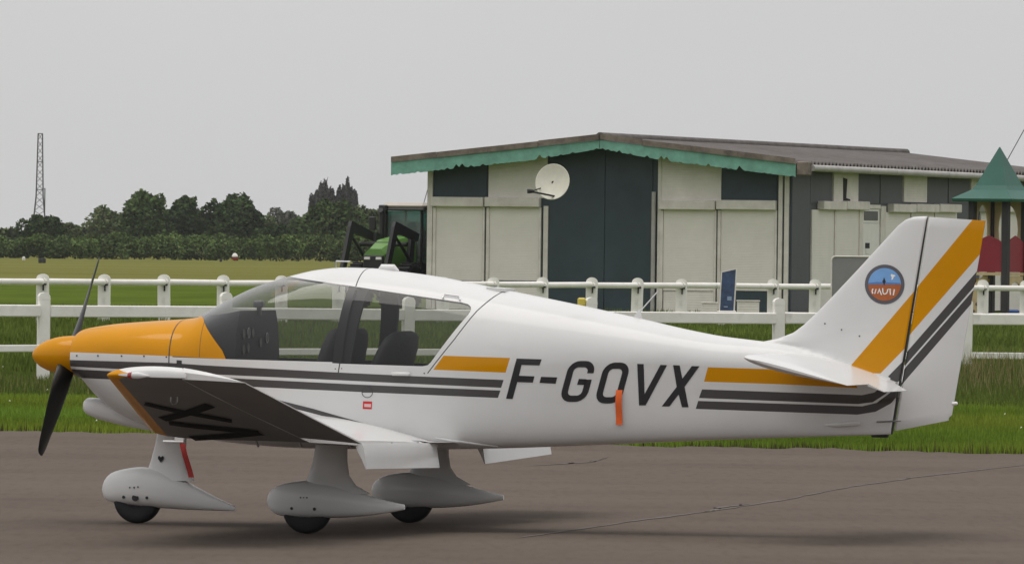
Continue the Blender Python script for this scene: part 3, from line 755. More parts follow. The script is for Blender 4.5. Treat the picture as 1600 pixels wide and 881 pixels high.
# ---- landing gear
def gear(name, y, dz, top, bot, wid, legf, legr, legw, hub_u, hub_r, ref_y, marks=()):
    g = empty(name); g.parent = plane
    T = sorted(PX(u, v, ref_y) for u, v in top); B = sorted(PX(u, v, ref_y) for u, v in bot)
    ft, fb = pchip([p[0] for p in T], [p[1] for p in T]), pchip([p[0] for p in B], [p[1] for p in B])
    a0, a1 = min(T[0][0], B[0][0]), max(T[-1][0], B[-1][0]); fw = pchip([a0+(a1-a0)*q for q in (0, .04, .12, .3, .5, .75, 1)], [.012, .055, .095, .125, .11, .055, .014])
    mb = MB(); rings = []
    for s in np.concatenate([[0, .006, .018, .04], np.linspace(.07, 1, 30)]):
        a = a0+(a1-a0)*s; zt, zb, w = float(ft(a))+dz, float(fb(a))+dz, float(fw(a))
        rings.append([(a, y+w*np.sign(math.cos(q))*abs(math.cos(q))**.8, (zt+zb)/2+(zt-zb)/2*np.sign(math.sin(q))*abs(math.sin(q))**.8) for q in [2*math.pi*k/28 for k in range(28)]])
    mb.loft(rings); wf = mb.build('wheel_fairing', M['white'], g, True, 70)
    # leg: lens shaped sections from top to fairing
    mb = MB(); rings = []
    for (uf, vf), (ur, vr), w in zip(legf, legr, legw):
        af, zf = PX(uf, vf, ref_y); ar, zr_ = PX(ur, vr, ref_y); z = (zf+zr_)/2+dz
        rings.append([((af+ar)/2-(ar-af)/2*math.cos(q), y+w*math.sin(q)*(1+.3*math.cos(q)), z) for q in [2*math.pi*k/20 for k in range(20)]])
    mb.loft(rings); mb.build('leg_fairing', M['white'], g, True, 60)
    ha, _ = PX(hub_u, 800, ref_y)
    mb = MB(); rings = []
    pr = [(-.062, .07), (-.066, .11), (-.064, .145), (-.05, .166), (-.025, .1745), (.025, .1745), (.05, .166), (.064, .145), (.066, .11), (.062, .07)]
    for k in range(33):
        q = 2*math.pi*k/32; rings.append([(ha+r*math.cos(q), y+yy, GZ+.1745+r*math.sin(q)) for yy, r in pr])
    mb.loft(rings, 0, False, False); ty = mb.build('tyre', M['rubber'], g, True, 50)
    mb = MB(); mb.tube([(ha, y-.05, GZ+.1745), (ha, y+.05, GZ+.1745)], .085, 20); mb.build('hub', M['cabin'], g, True, 40)
    for (u, v, r) in marks:
        a, z = PX(u, v, ref_y-.12); z += dz
        tt = abs((z-(float(ft(a))+float(fb(a)))/2-dz)/((float(ft(a))-float(fb(a)))/2)); w = float(fw(a))*max(0, 1-tt**2.5)**.4+.001
        mb = MB(); mb.add([(a+r*math.cos(2*math.pi*k/12), y-w-.003, z+r*math.sin(2*math.pi*k/12)) for k in range(12)], [tuple(range(12))])
        mb.build('fairing_hole', M['black'], wf)
    return g
NT = [(160, 768), (161.5, 760), (166, 751), (177, 742), (195, 737), (220, 734), (250, 738), (280, 751), (305, 764), (335, 780), (367, 795)]
NBt = [(160, 770), (162, 779), (168, 786), (180, 790), (200, 793), (250, 798), (300, 801), (367, 803)]
ng = gear('nose_gear', 0.0, .022, NT, NBt, None, [(247, 676), (243, 695), (236, 722), (231, 736), (218, 748)], [(292, 676), (291, 700), (290, 725), (292, 740), (305, 762)], [.05, .05, .048, .055, .09], 215, .17, 0.0,
          [(192, 781, .012), (211, 782, .026), (229, 782, .011), (203, 766, .006), (210, 766, .007), (216, 765, .006), (279, 712, 0.0)])
MT = [(418, 780), (419.5, 772), (424, 765), (436, 757), (455, 752), (480, 749.5), (510, 751), (545, 761), (575, 772), (605, 781), (632, 787)]
MBt = [(418, 782), (420, 790), (426, 798), (440, 804.5), (470, 807.5), (520, 808), (560, 806), (600, 801), (632, 795)]
mlegf = [(493, 694), (489, 720), (482, 742), (476, 755), (470, 765)]; mlegr = [(543, 694), (543, 720), (546, 740), (556, 757), (580, 774)]
for y in (-1.3, 1.3):
    gear('main_gear', y, -.004, MT, MBt, None, mlegf, mlegr, [.055, .055, .058, .075, .09], 480, .17, -1.3,
         [(455, 793, .011), (491, 794, .012), (470, 776, .006), (475, 776, .005), (480, 776, .006)] if y < 0 else [])
# little marks on the nose leg
mb = MB(); hp = [(0, -.022), (.02, .004), (.02, .018), (.011, .024), (0, .014), (-.011, .024), (-.02, .018), (-.02, .004)]
a, z = PX(252, 722, -.05); mb.add([(a+p[0]*1.1, -.062, z+.022+p[1]*1.1) for p in hp], [tuple(range(8))]); mb.build('sticker', M['cabin'], ng)

# ---- cabin: panel, seats, hoop
da = PX(433, 540, .48)[0]
mb = MB(); rings = []
gl_top = pchip([1.10, 1.25, da-.1, da], [PX(333, 503)[1], PX(350, 497)[1], PX(390, 489)[1], PX(420, 485)[1]])
for a in np.linspace(1.12, da, 10):
    zt = float(gl_top(a)); zb = float(zb_b(a))+.05; zz = np.linspace(zb, zt, 14); yy = np.maximum(F_body(a, zz)-.03, .05)
    r0 = [(a, -y, z) for y, z in zip(yy, zz)]; rings.append(r0+[(a, y, z) for y, z in zip(yy[::-1], zz[::-1])])
mb.loft(rings); dash = mb.build('instrument_panel', M['cabin'], plane, True, 40)
a, z = PX(405, 475); mb = MB(); mb.box((a, 0, z), (.075, .07, .055), bev=.012); mb.box((a, 0, z-.05), (.03, .03, .06)); mb.build('compass', M['black'], dash)
for k_, (yy, zz) in enumerate([(-.36, 1.36), (-.25, 1.37), (-.14, 1.37), (-.36, 1.25), (-.25, 1.26), (.2, 1.33), (.05, 1.30)]):
    if True:
        mb = MB(); mb.tube([(da, yy, zz), (da+.010, yy, zz)], .038, 16); gg = mb.build('gauge', M['black'], dash, True)
        mb = MB(); mb.tube([(da+.011, yy+.036*math.cos(q), zz+.036*math.sin(q)) for q in [2*math.pi*k/16 for k in range(17)]], .002, 5, cap=False); mb.build('gauge_rim', M['steel'] if k_ in (1, 5) else M['seam'], gg, True)
hs = [PX(538, 510, -.5)[0]]
mb = MB(); rings = []
for (a_b, a_t, off) in ((-.012, 0, .012),):
    zz = np.linspace(PX(530, 572, -.5)[1]-.05, float(zt_b(2.4)), 40)
    ab, at_ = PX(536, 568, -.55)[0], PX(560, 448, -.5)[0]; z0, z1 = zz[0], PX(560, 448, -.5)[1]
    pts = []
    for sgn in (-1, 1):
        for z in (zz if sgn < 0 else zz[::-1]):
            a = ab+(at_-ab)*(z-z0)/(z1-z0); pts.append((a, sgn, z))
    for a, sgn, z in pts:
        yo = max(float(F_body(a, z))-.02, .0); yi = max(yo-.035, 0); zo = min(z, float(zt_b(a))-.022); zi = zo-(.035 if yo < .3 else .0)
        rings.append([(a-.035, sgn*yo, zo), (a+.045, sgn*yo, zo), (a+.045, sgn*yi, zi), (a-.035, sgn*yi, zi)])
mb.loft(rings); mb.build('canopy_hoop', M['cabin'], canopy, True, 40)
def seat(name, a, y, wdt, ztop, zseat, rec):
    g = empty(name); g.parent = plane
    mb = MB(); rings = []
    for s, wf, th in ((0, .96, .06), (.15, 1, .075), (.5, 1, .07), (.75, .95, .06), (.9, .8, .05), (.97, .6, .035), (1.0, .35, .015)):
        z = zseat+(ztop-zseat)*s; c = a+rec*s
        rings.append([(c+th*math.cos(q), y+wdt/2*wf*np.sign(math.sin(q))*abs(math.sin(q))**.5, z) for q in [2*math.pi*k/20 for k in range(20)]])
    mb.loft(rings); mb.build('backrest', M['seat'], g, True, 60)
    mb = MB(); mb.box((a-.24, y, zseat+.0), (.50, wdt, .14), bev=.05); mb.build('cushion', M['seat'], g, True, 60)
zs0 = PX(560, 590)[1]-.12
fa_ = PX(551, 540, .26)[0]
for y in (-.26, .26): seat('front_seat', fa_-.07, y, .42, PX(552, 512, .26)[1], zs0, .12)
ra_ = PX(585, 540, -.25)[0]
seat('rear_bench', ra_-.02, 0, .92, PX(590, 517, -.25)[1], zs0, .17)
for y in (-.26, .26):
    mb = MB(); mb.tube([(da+.35, y, zs0-.2), (da+.30, y, zs0+.02), (da+.27, y, zs0+.1)], [.012, .012, .02], 8); mb.build('control_stick', M['black'], plane, True)

# ---- small fittings
mb = MB(); a, z = PX(607, 422); mb.tube([(a-.07, 0, z+.0), (a-.05, 0, z+.012), (a+.04, 0, z+.012), (a+.075, 0, z-.006)], [.012, .03, .03, .008], 12); mb.build('roof_beacon', M['white'], canopy, True)
mb = MB(); a, z = PX(525, 419); a2, z2 = PX(525, 408); mb.tube([(a, 0, z-.02), (a2, 0, z2)], .006, 6); mb.tube([(a2, 0, z2), (a2+.1, .02, z2-.002)], .006, 6); mb.build('roof_probe', M['steel'], canopy)
mb = MB(); a, z = PX(985, 497); a1, z1 = PX(1002, 497); at2, zt2 = PX(1000, 483)
mb.loft([[(a, -.01, z-.03), (a, .01, z-.03), (a1+.02, .01, z1-.03), (a1+.02, -.01, z1-.03)], [(a+.03, -.012, z+.015), (a+.03, .012, z+.015), (a1, .012, z1+.01), (a1, -.012, z1+.01)], [(at2-.008, -.005, zt2), (at2-.008, .005, zt2), (at2+.004, .005, zt2), (at2+.004, -.005, zt2)]])
mb.build('antenna_base', M['white'], fus, True, 30)
mb = MB(); e = PX(1028, 455); mb.tube([(at2-.003, 0, zt2-.02), (e[0], 0, e[1])], .0045, 6); mb.build('antenna_whip', M['white'], fus)
mb = MB(); p = [PX(768, 448.5), PX(797, 451), PX(796, 455.5), PX(790, 456), PX(768, 452)]
mb.prism(p, lambda a, z: (a, -.14, z), lambda a, z: (a, .14, z)); mb.build('canopy_lip', M['white'], canopy)
mb = MB(); p = [PX(955, 489.5), PX(962, 487), PX(961, 492), PX(955, 492)]; mb.prism(p, lambda a, z: (a, -.02, z), lambda a, z: (a, .02, z)); mb.build('small_vent', M['white'], fus)
mb = MB(); q0, q1 = PX(1288, 664, -.12), PX(1342, 661, -.1); mb.tube([(q0[0], -.10, q0[1]), (q0[0]+.08, -.105, q0[1]+.004), (q1[0]-.02, -.085, q1[1]), (q1[0], -.075, q1[1])], [.004, .016, .02, .012], 8); mb.build('rudder_horn_fairing', M['white'], fus, True)
mb = MB(); q0 = PX(1375, 677); mb.box((q0[0], 0, q0[1]-.012), (.12, .05, .03), bev=.008); mb.build('tail_skid', M['cabin'], fus)
mb = MB(); q0, q1 = PX(1370, 659, -.07), PX(1408, 657, -.05); mb.tube([(q0[0], -.075, q0[1]), (q1[0], -.055, q1[1])], .006, 6); mb.build('rudder_cable', M['steel'], fus)
mb = MB(); q = [PS(680, 683.5), PS(700, 687), PS(740, 692.5), PS(778, 697)]; mb.tube([(a, -float(F_all(a, z))-.004, z) for a, z in q], [.004, .009, .008, .004], 6); mb.build('belly_strake', M['white'], fus, True)
for (u, y) in ((467, -1.9), (545, -1.6), (400, -2.2)):
    a = PX(u, 690, y)[0]; mb = MB(); x = (a-BLE[0])/(BTE[0]-BLE[0]); q = 4*CB*x*(1-x)-5*TC*(.2969*math.sqrt(x)-.126*x-.3516*x**2+.2843*x**3-.1015*x**4)
    s0 = section(y, BLE, BTE, [(x, q)])[0]; mb.tube([s0, (s0[0]+.02, y, s0[2]-.05)], .008, 6); mb.build('drain', M['steel'], cenL)
pt = PX(276, 688, -1.0)
mb = MB(); mb.box((pt[0]+.02, -1.0, pt[1]+.03), (.07, .012, .09), bev=.004); mb.tube([(pt[0]-.1, -1.0, pt[1]-.008), (pt[0]+.05, -1.0, pt[1]-.008)], .009, 8); mb.build('pitot_mast', M['white'], cenL, True)

# streamers hung on the airplane
def to_world(a, y, z): return ORG + AX*a + AY*y + np.array([0, 0, z])
def streamer(name, pts, y, w, m, label):
    """pts: photo outline centre line from top to bottom; a thin cloth strip with a little curl"""
    L = [PX(u, v, y) for u, v in pts]; rings = []; c = to_world(L[0][0], y, L[0][1])
    for i, (a, z) in enumerate(L):
        yy = y-.012*math.sin(i*1.1); ring = [(a-w, yy-.0015, z), (a+w, yy-.006, z), (a+w, yy-.003, z), (a-w, yy+.0015, z)]
        rings.append([to_world(*p)-c for p in ring])
    mb = MB(); mb.loft(rings); o = mb.build(name, m, None, True, 50); o.location = c
    tag(o, label, 'streamer'); return o
streamer('warning_streamer', [(285, 692), (287, 700), (290, 712), (293, 724), (296, 736), (298.5, 745.5)], -1.0, .021, M['red_cloth'], 'red cloth warning streamer hanging under the wing beside the nose leg')
fy = -float(F_all(*PS(967, 630)))-.012
streamer('warning_streamer', [(968, 609), (967.5, 618), (967, 630), (967, 642), (967, 654), (967, 663.5)], fy, .0235, M['orange_cloth'], 'bright orange strip hanging on the fuselage over the letter O')
#BACKGROUND
# ------------------------------------------------------------------ clubhouse
BETA = R(17.9)
CC = at(1235, 480, 254.0); CC[2] = GZ
bx_, by_ = np.array([math.cos(BETA), -math.sin(BETA), 0]), np.array([math.sin(BETA), math.cos(BETA), 0])
def WG(u, v, yl=0.0):                                   # photo point on a plane parallel to the gable wall -> (x, z)
    d = ray(u, v); t = (yl-(CAM-CC) @ by_)/(d @ by_); p = CAM+t*d-CC; return float(p @ bx_), float(p[2])
def WS(u, v, xl=0.0):                                   # ... to the side wall -> (y, z)
    d = ray(u, v); t = (xl-(CAM-CC) @ bx_)/(d @ bx_); p = CAM+t*d-CC; return float(p @ by_), float(p[2])
M['beige'] = stripe_mat('beige_cladding', (.80, .75, .69), .075, 'Z', .6, .12)
M['shutter'] = stripe_mat('beige_roller_shutter', (.78, .735, .675), .05, 'Z', .55, .15, .06)
M['trim'] = mat('pale_trim', (.75, .705, .65), .6, .12, 2, dark=(.60, .555, .50))
M['slate'] = mat('dark_blue_panel', (.030, .050, .062), .55, .25, .9)
M['slate_side'] = mat('dark_grey_panel', (.055, .06, .07), .55, .2, .9)
M['green_fascia'] = mat('worn_green_paint', (.19, .42, .335), .75, .3, 2.5, bump=.3)
M['bare_wood'] = mat('weathered_board', (.22, .18, .15), .85, .35, 2.5, bump=.4, dark=(.09, .07, .06))
M['roof'] = mat('corrugated_sheet', (.125, .112, .105), .9, .4, 1.8, bump=.4, dark=(.075, .066, .06))
M['gutter'] = mat('gutter_grey', (.42, .40, .38), .6, .2, 1.5)
M['dark'] = mat('dark_void', (.02, .02, .02), .9)
M['door'] = mat('pale_door', (.80, .78, .74), .5, .06, 3)
M['pane'] = mat('dark_window', (.03, .03, .028), .4, .3, 2)
bld = empty('clubhouse', CC, -BETA)
tag(bld, 'long low clubhouse with beige shutters, dark panels, green gable edge and corrugated roof', 'building')
LG = -WG(671, 400)[0]; LS = 34.0
xr, zr_ = WG(938, 216, -.9); xl_, zl_ = WG(612, 251, -.9); xR_, zR_ = WG(1253, 254, -.9)
def roof_z(x): return zr_-(zr_-zR_)*(x-xr)/(xR_-xr) if x > xr else zr_-(zr_-zl_)*(xr-x)/(xr-xl_)
def part(name, m, b, parent=None, smooth=False):
    return b.build(name, m, parent or bld, smooth)
b = MB(); b.prism([(-LG, 0), (0, 0), (0, roof_z(0)-.16), (xr, zr_-.16), (-LG, roof_z(-LG)-.16)], lambda x, z: (x, .0, z), lambda x, z: (x, .22, z)); part('gable_wall', M['slate'], b)
b = MB(); b.box((-.11, LS/2+.11, (roof_z(0)-.16)/2), (.22, LS-.22, roof_z(0)-.16)); part('side_wall', M['slate_side'], b)
b = MB(); b.box((-LG+.11, LS/2+.11, (roof_z(-LG)-.16)/2), (.22, LS-.22, roof_z(-LG)-.16)); part('side_wall', M['slate_side'], b)
b = MB(); b.prism([(-LG+.23, 0), (-.23, 0), (-.23, roof_z(0)-.2), (xr, zr_-.2), (-LG+.23, roof_z(-LG)-.2)], lambda x, z: (x, LS-.3, z), lambda x, z: (x, LS-.1, z)); part('rear_wall', M['slate_side'], b)
def gbox(name, m, u0, v0, u1, v1, dep, parent=None, y0=0.0, bev=.0, zmax=None):     # a piece on the gable wall between two photo corners
    uc, vc = (u0+u1)/2, (v0+v1)/2
    x0, x1 = WG(u0, vc)[0], WG(u1, vc)[0]; z1, z0 = WG(uc, v0)[1], WG(uc, v1)[1]
    if v1 > 476: z0 = .0
    b = MB(); b.box(((x0+x1)/2, y0-dep/2, (z0+z1)/2), (x1-x0, dep, z1-z0), bev=bev); return part(name, m, b, parent)
def gpan(name, m, u0, u1, v1, dep):                     # a panel that runs up under the roof
    x0, x1 = WG(u0, (v1+240)/2)[0], WG(u1, (v1+240)/2)[0]; z0 = WG((u0+u1)/2, v1)[1] if v1 < 476 else 0
    pts = [(x0, z0), (x1, z0), (x1, roof_z(x1)-.17)] + ([(xr, zr_-.17)] if x0 < xr < x1 else []) + [(x0, roof_z(x0)-.17)]
    b = MB(); b.prism(pts, lambda x, z: (x, -dep, z), lambda x, z: (x, -.002, z)); return part(name, m, b)
gpan('panel', M['slate'], 678, 761, 308, .03); gpan('panel', M['beige'], 764, 856, 309, .035)
gpan('panel', M['slate'], 858, 944.5, 484, .03); gpan('panel', M['slate'], 946, 1019, 484, .03)
gpan('panel', M['beige'], 1034, 1127.5, 314, .035); gpan('panel', M['slate'], 1129, 1214, 314, .03)
gpan('corner_post', M['trim'], 668.5, 676.5, 484, .09); gpan('corner_post', M['trim'], 1217, 1223, 484, .09); gpan('corner_post', M['trim'], 1226, 1233, 484, .06)
gpan('post', M['trim'], 1028, 1033, 484, .06)
gbox('post', M['trim'], 849.5, 322, 856.5, 484, .07)
for (u0, u1, vb, vs) in ((677, 758, 308, 438), (760.5, 846, 308.5, 438), (1032, 1120, 313, 452), (1122, 1214.5, 313, 452)):
    bo = gbox('shutter_box', M['trim'], u0, vb, u1, vb+15, .24, bev=.02)
    gbox('shutter', M['shutter'], u0+5, vb+15, u1-4, vs, .05)
    gbox('guide_rail', M['trim'], u0, vb+15.5, u0+4.5, 484, .09); gbox('guide_rail', M['trim'], u1-3.5, vb+15.5, u1-.3, 484, .09)
    gbox('sill', M['dark'] if u0 < 800 else M['trim'], u0+5, vs, u1-4, vs+2.2, .06)
    gbox('apron_panel', M['beige'] if u0 != 1122 else M['slate'], u0+5, vs+3, u1-4, 484, .04)
b = MB(); x, z1 = WG(1023, 300); b.tube([(x, -.1, 0), (x, -.1, z1)], .065, 10); part('downpipe', M['gutter'], b, smooth=True)
# side wall pieces, receding to the right
def sbox(name, m, u0, v0, u1, v1, dep, parent=None, bev=0.0, x0=0.0):
    uc, vc = (u0+u1)/2, (v0+v1)/2
    y0, y1 = WS(u0, vc)[0], WS(u1, vc)[0]; z1, z0 = WS(uc, v0)[1], WS(uc, v1)[1]
    if v1 > 470: z0 = 0.0
    z1 = min(z1, roof_z(0)-.2)
    b = MB(); b.box((x0+dep/2, (y0+y1)/2, (z0+z1)/2), (dep, y1-y0, z1-z0), bev=bev); return part(name, m, b, parent)
for (u0, u1) in ((1236, 1263.5), (1265, 1299), (1340, 1373), (1374.5, 1408.5), (1448, 1479.5), (1481, 1513.5), (1556, 1586), (1588, 1618)):
    sbox('panel', M['slate_side'], u0, 262, u1, 480 if u0 < 1240 else 318, .03)
for (u0, u1) in ((1300, 1338.5), (1410, 1446), (1515, 1553)): sbox('panel', M['beige'], u0, 262, u1, 316, .06)
for (u0, u1) in ((1276.5, 1312), (1313, 1348), (1386, 1421), (1422.3, 1457), (1458.3, 1492), (1530, 1562), (1563, 1594)):
    sbox('shutter_box', M['trim'], u0, 314.5 if u0 < 1380 else 319, u1, 328 if u0 < 1380 else 332, .24, bev=.02)
for (u0, u1) in ((1266, 1300), (1302.5, 1340), (1380, 1419), (1421, 1456), (1458, 1492), (1530, 1561), (1563, 1594)):
    sbox('shutter', M['shutter'], u0, 328 if u0 < 1350 else 332, u1, 480, .05)
sbox('post', M['trim'], 1338.5, 322, 1344, 480, .09); sbox('post', M['trim'], 1371.5, 322, 1379, 480, .1); sbox('post', M['trim'], 1300.3, 330, 1302.2, 480, .08)
sbox('lintel', M['trim'], 1344.2, 320, 1371.3, 326, .1)
dr_ = sbox('door', M['door'], 1345, 349, 1371, 480, .05)
tw = sbox('transom_frame', M['door'], 1345, 326.5, 1371, 348.5, .06); sbox('transom_pane', M['pane'], 1347, 330, 1368.5, 344.5, .07, parent=tw)
sbox('notice', M['dark'], 1349.5, 379.5, 1355.5, 388, .07, parent=dr_); sbox('notice', M['door'], 1350, 389, 1355, 396, .07, parent=dr_)
yb, zb = WS(1318, 298); b = MB(); q = [(-.25, -.45), (.55, -.45), (.55, -.33), (.1, -.28), (.2, .45), (-.3, .5)]
b.prism([(yb+p[0], zb+p[1]*.8) for p in q], lambda y, z: (.063, y, z), lambda y, z: (.066, y, z)); part('painted_boot', M['dark'], b)
# roof
def roof_slope(x0, x1, name):
    n = int((LS+1.3)/.40*8); ys = np.linspace(-.9, LS+.4, n); xs = np.linspace(x0, x1, 4); V = []; Fc = []
    for th in (0, -.035):
        for x in xs:
            z0 = roof_z(x)+th
            V += [(x, y, z0+.055*math.sin(2*math.pi*y/.40)) for y in ys]
    for r_i in range(3):
        for k in range(n-1):
            i = r_i*n+k; Fc.append((i, i+1, i+n+1, i+n)); j = i+4*n; Fc.append((j, j+n, j+n+1, j+1))
    for k in range(n-1): Fc.append((k, k+4*n, k+1+4*n, k+1)); i = 3*n+k; Fc.append((i, i+1, i+1+4*n, i+4*n))
    b = MB(); b.add(V, Fc); return part(name, M['roof'], b, smooth=True)
roof_slope(xr, xR_+.12, 'roof_slope'); roof_slope(xl_, xr, 'roof_slope')
b = MB(); b.tube([(xr, -.95, zr_+.05), (xr, LS+.4, zr_+.05)], .13, 10); part('ridge_cap', M['roof'], b, smooth=True)
rs = np.random.default_rng(5)
def fascia(xa, xb, n, name):
    top, low = [], []
    for i in range(n+1):
        x = xa+(xb-xa)*i/n; z = roof_z(x); top.append((x, z-.06)); h = .40-.13*max(0, 1-abs(x-xr)/2.2)
        j = abs(rs.normal(0, .035)) if i % 2 else 0
        if i in (int(n*.32), int(n*.33)+1, int(n*.72)): j += .14
        low.append((x, z-.06-h+j))
    b = MB(); pts = top+low[::-1]; N = len(pts); k = n+1
    V = [(p[0], -.96, p[1]) for p in top+low]+[(p[0], -.925, p[1]) for p in top+low]
    Fc = []
    for i in range(n):
        Fc += [(i, i+1, k+i+1, k+i), (2*k+i, 3*k+i, 3*k+i+1, 2*k+i+1), (k+i, k+i+1, 3*k+i+1, 3*k+i), (i, 2*k+i, 2*k+i+1, i+1)]
    Fc += [(0, k, 3*k, 2*k), (n, 2*k+n, 3*k+n, k+n)]
    b.add(V, Fc); part(name, M['green_fascia'], b)
    m2 = [xa+(xb-xa)*t for t in (0, .22, .47, .71, 1)]
    for i in range(4):
        xa_, xb_ = m2[i]+.01, m2[i+1]-.01; o = rs.normal(0, .012)
        b = MB(); b.prism([(xa_, roof_z(xa_)-.05+o), (xb_, roof_z(xb_)-.05+o), (xb_, roof_z(xb_)+.12+o), (xa_, roof_z(xa_)+.12+o)], lambda x, z: (x, -1.0-.01*i, z), lambda x, z: (x, -.955, z)); part('verge_board', M['bare_wood'], b)
fascia(xl_, xr-.01, 70, 'fascia'); fascia(xr+.01, xR_-.18, 70, 'fascia')
b = MB(); b.box((xR_+.02, -.72, roof_z(xR_)-.18), (.34, .5, .42), bev=.03); part('eave_end_board', M['bare_wood'], b)
b = MB(); b.prism([(xl_+.06, roof_z(xl_)-.09), (xr, zr_-.09), (xR_-.06, roof_z(xR_)-.09), (xR_-.06, roof_z(xR_)-.13), (xr, zr_-.13), (xl_+.06, roof_z(xl_)-.13)], lambda x, z: (x, -.92, z), lambda x, z: (x, LS+.3, z)); part('soffit', M['dark'], b)
yy = np.linspace(-.4, LS+.3, 12); zg = roof_z(xR_)-.16
for i in range(11):
    b = MB(); b.tube([(xR_+.16, yy[i]+.02, zg-.004*i), (xR_+.16, yy[i+1]-.02, zg-.004*i)], .105, 10); part('gutter', M['gutter'], b, smooth=True)
# satellite dish
pc = at(863, 284, 252.2); dish = empty('satellite_dish', pc); tag(dish, 'round cream satellite dish on the front of the clubhouse', 'satellite dish')
M['dish'] = mat('cream_dish', (.66, .63, .54), .5, .08, 5)
b = MB(); nd = Vector((-.25, -1, .28)).normalized(); e1 = Vector((1, -.25, 0)).normalized(); e1 = (e1-nd*e1.dot(nd)).normalized(); e2 = nd.cross(e1)
rings = []
for r, dp in ((.02, -.10), (.15, -.092), (.3, -.07), (.42, -.035), (.52, 0), (.53, -.012), (.42, -.055), (.3, -.09), (.15, -.112), (.02, -.12)):
    rings.append([nd*dp+e1*(r*math.cos(2*math.pi*k/32))+e2*(r*1.06*math.sin(2*math.pi*k/32)) for k in range(32)])
b.loft(rings); b.build('reflector', M['dish'], dish, True, 60)
lo_ = Vector(at(831, 299, 251.6))-Vector(pc); bt = Vector(at(872, 309, 252.2))-Vector(pc)
b = MB(); b.tube([bt*.95, lo_+Vector((.05, 0, -.02))], .03, 6); b.tube([Vector(at(845, 294, 252.3))-Vector(pc), lo_], .018, 6); b.build('feed_arm', M['dark'], dish)
b = MB(); b.tube([lo_+Vector((-.13, -.03, 0)), lo_+Vector((.05, 0, 0))], [.07, .05], 8); b.build('feed_horn', M['cabin'], dish, True)
b = MB(); b.tube([nd*-.1, nd*-.1+Vector((.08, 1.0, -.15))], .05, 8); b.tube([bt*.7, nd*-.1+Vector((.05, .5, -.3))], .03, 6); b.build('wall_bracket', M['dark'], dish)

# ------------------------------------------------------------------ fences
FW = M['fence']
fen2 = empty('rail_fence', at(700, 480, 212)*np.array([1, 1, 0])+np.array([0, 0, GZ])); tag(fen2, 'white fence with round rails and rounded flat posts in front of the clubhouse', 'fence')
o2 = np.array(fen2.location)
PU = [-240, -134, -30, 67, 163, 257, 349, 440, 529, 612, 692, 770, 848, 924, 995, 1065, 1137, 1208, 1273, 1340, 1405, 1470, 1536, 1602]
def d2(u): return 199+23*(u/1300)
PP = []
for u in PU:
    p = at(u, 440, d2(u)); p[2] = GZ; PP.append(p-o2)
pts = [(-.15, 0), (.15, 0), (.15, 1.06)]+[(.15*math.cos(R(a)), 1.06+.12*math.sin(R(a))) for a in range(15, 180, 15)]+[(-.15, 1.06)]
b = MB(); b.prism(pts, lambda x, z: (x, -.07, z), lambda x, z: (x, .07, z)); post0 = b.build('post', FW, fen2)
b = MB(); b.box((.03, -.09, .93), (.13, .05, .035)); b.box((.02, -.09, .85), (.035, .05, .14)); br0 = b.build('bracket', M['cabin'], post0)
for i, p in enumerate(PP):
    o = post0 if i == 0 else copy_tree(post0, fen2); o.location = p; o.rotation_euler = (0, rs.normal(0, .012), R(-1.0)+rs.normal(0, .01)); o.scale = (1, 1, 1+rs.normal(0, .012))
for i in range(len(PP)-1):
    for zc_, rad, nm in ((.985, .078, 'rail'), (.25, .06, 'rail')):
        b = MB(); g = np.array([0, .0, 0]); d = (PP[i+1]-PP[i])/np.linalg.norm(PP[i+1]-PP[i])
        b.tube([PP[i]+d*.02+[0, -.085, zc_+rs.normal(0, .006)], PP[i+1]-d*.02+[0, -.085, zc_+rs.normal(0, .006)]], rad, 10); b.build(nm, FW, fen2, True, 50)
fen1 = empty('plank_fence', at(800, 480, 121)*np.array([1, 1, 0])+np.array([0, 0, GZ])); tag(fen1, 'white post and plank fence in the grass just behind the airplane', 'fence')
o1 = np.array(fen1.location)
PU1 = [-500, -216, 68, 352, 636, 922, 1217, 1509, 1800]
PP1 = []
for u in PU1:
    p = at(u, 520, 117+10*(u/1500)); p[2] = GZ; PP1.append(p-o1)
def post_profile():
    b = MB(); b.box((0, 0, .59), (.165, .15, 1.18), bev=.012)
    b.prism([(-.0825, 1.175), (.0825, 1.175), (.078, 1.235), (.05, 1.275), (0, 1.285), (-.055, 1.27), (-.08, 1.23)], lambda x, z: (x, -.075, z), lambda x, z: (x, .075, z)); return b
p0_ = post_profile().build('post', FW, fen1)
for i, p in enumerate(PP1):
    o = p0_ if i == 0 else copy_tree(p0_, fen1); o.location = p; o.rotation_euler = (rs.normal(0, .008), rs.normal(0, .012), rs.normal(0, .03)+R(14)); o.scale = (1, 1, 1+rs.normal(0, .012)-(.02 if i > 3 else 0))
for i in range(len(PP1)-1):
    for zc_, h_, dp in ((1.03-.012*i/1.5, .165, .12), (.50-.012*i, .10, .06)):
        d = PP1[i+1]-PP1[i]; L = np.linalg.norm(d); ang = math.atan2(d[1], d[0])
        b = MB(); b.box((0, 0, 0), (L-.17, dp, h_), bev=.012); o = b.build('rail', FW, fen1)
        c = (PP1[i]+PP1[i+1])/2; o.location = (c[0], c[1], zc_+rs.normal(0, .008)); o.rotation_euler = (0, rs.normal(0, .003), ang)
b = MB(); p = PP1[5]; b.box((p[0]-.13, p[1]-.04, 1.2), (.12, .1, .12), bev=.02); b.build('yellow_cap', mat('yellow_plastic', (.62, .5, .08), .5), fen1)

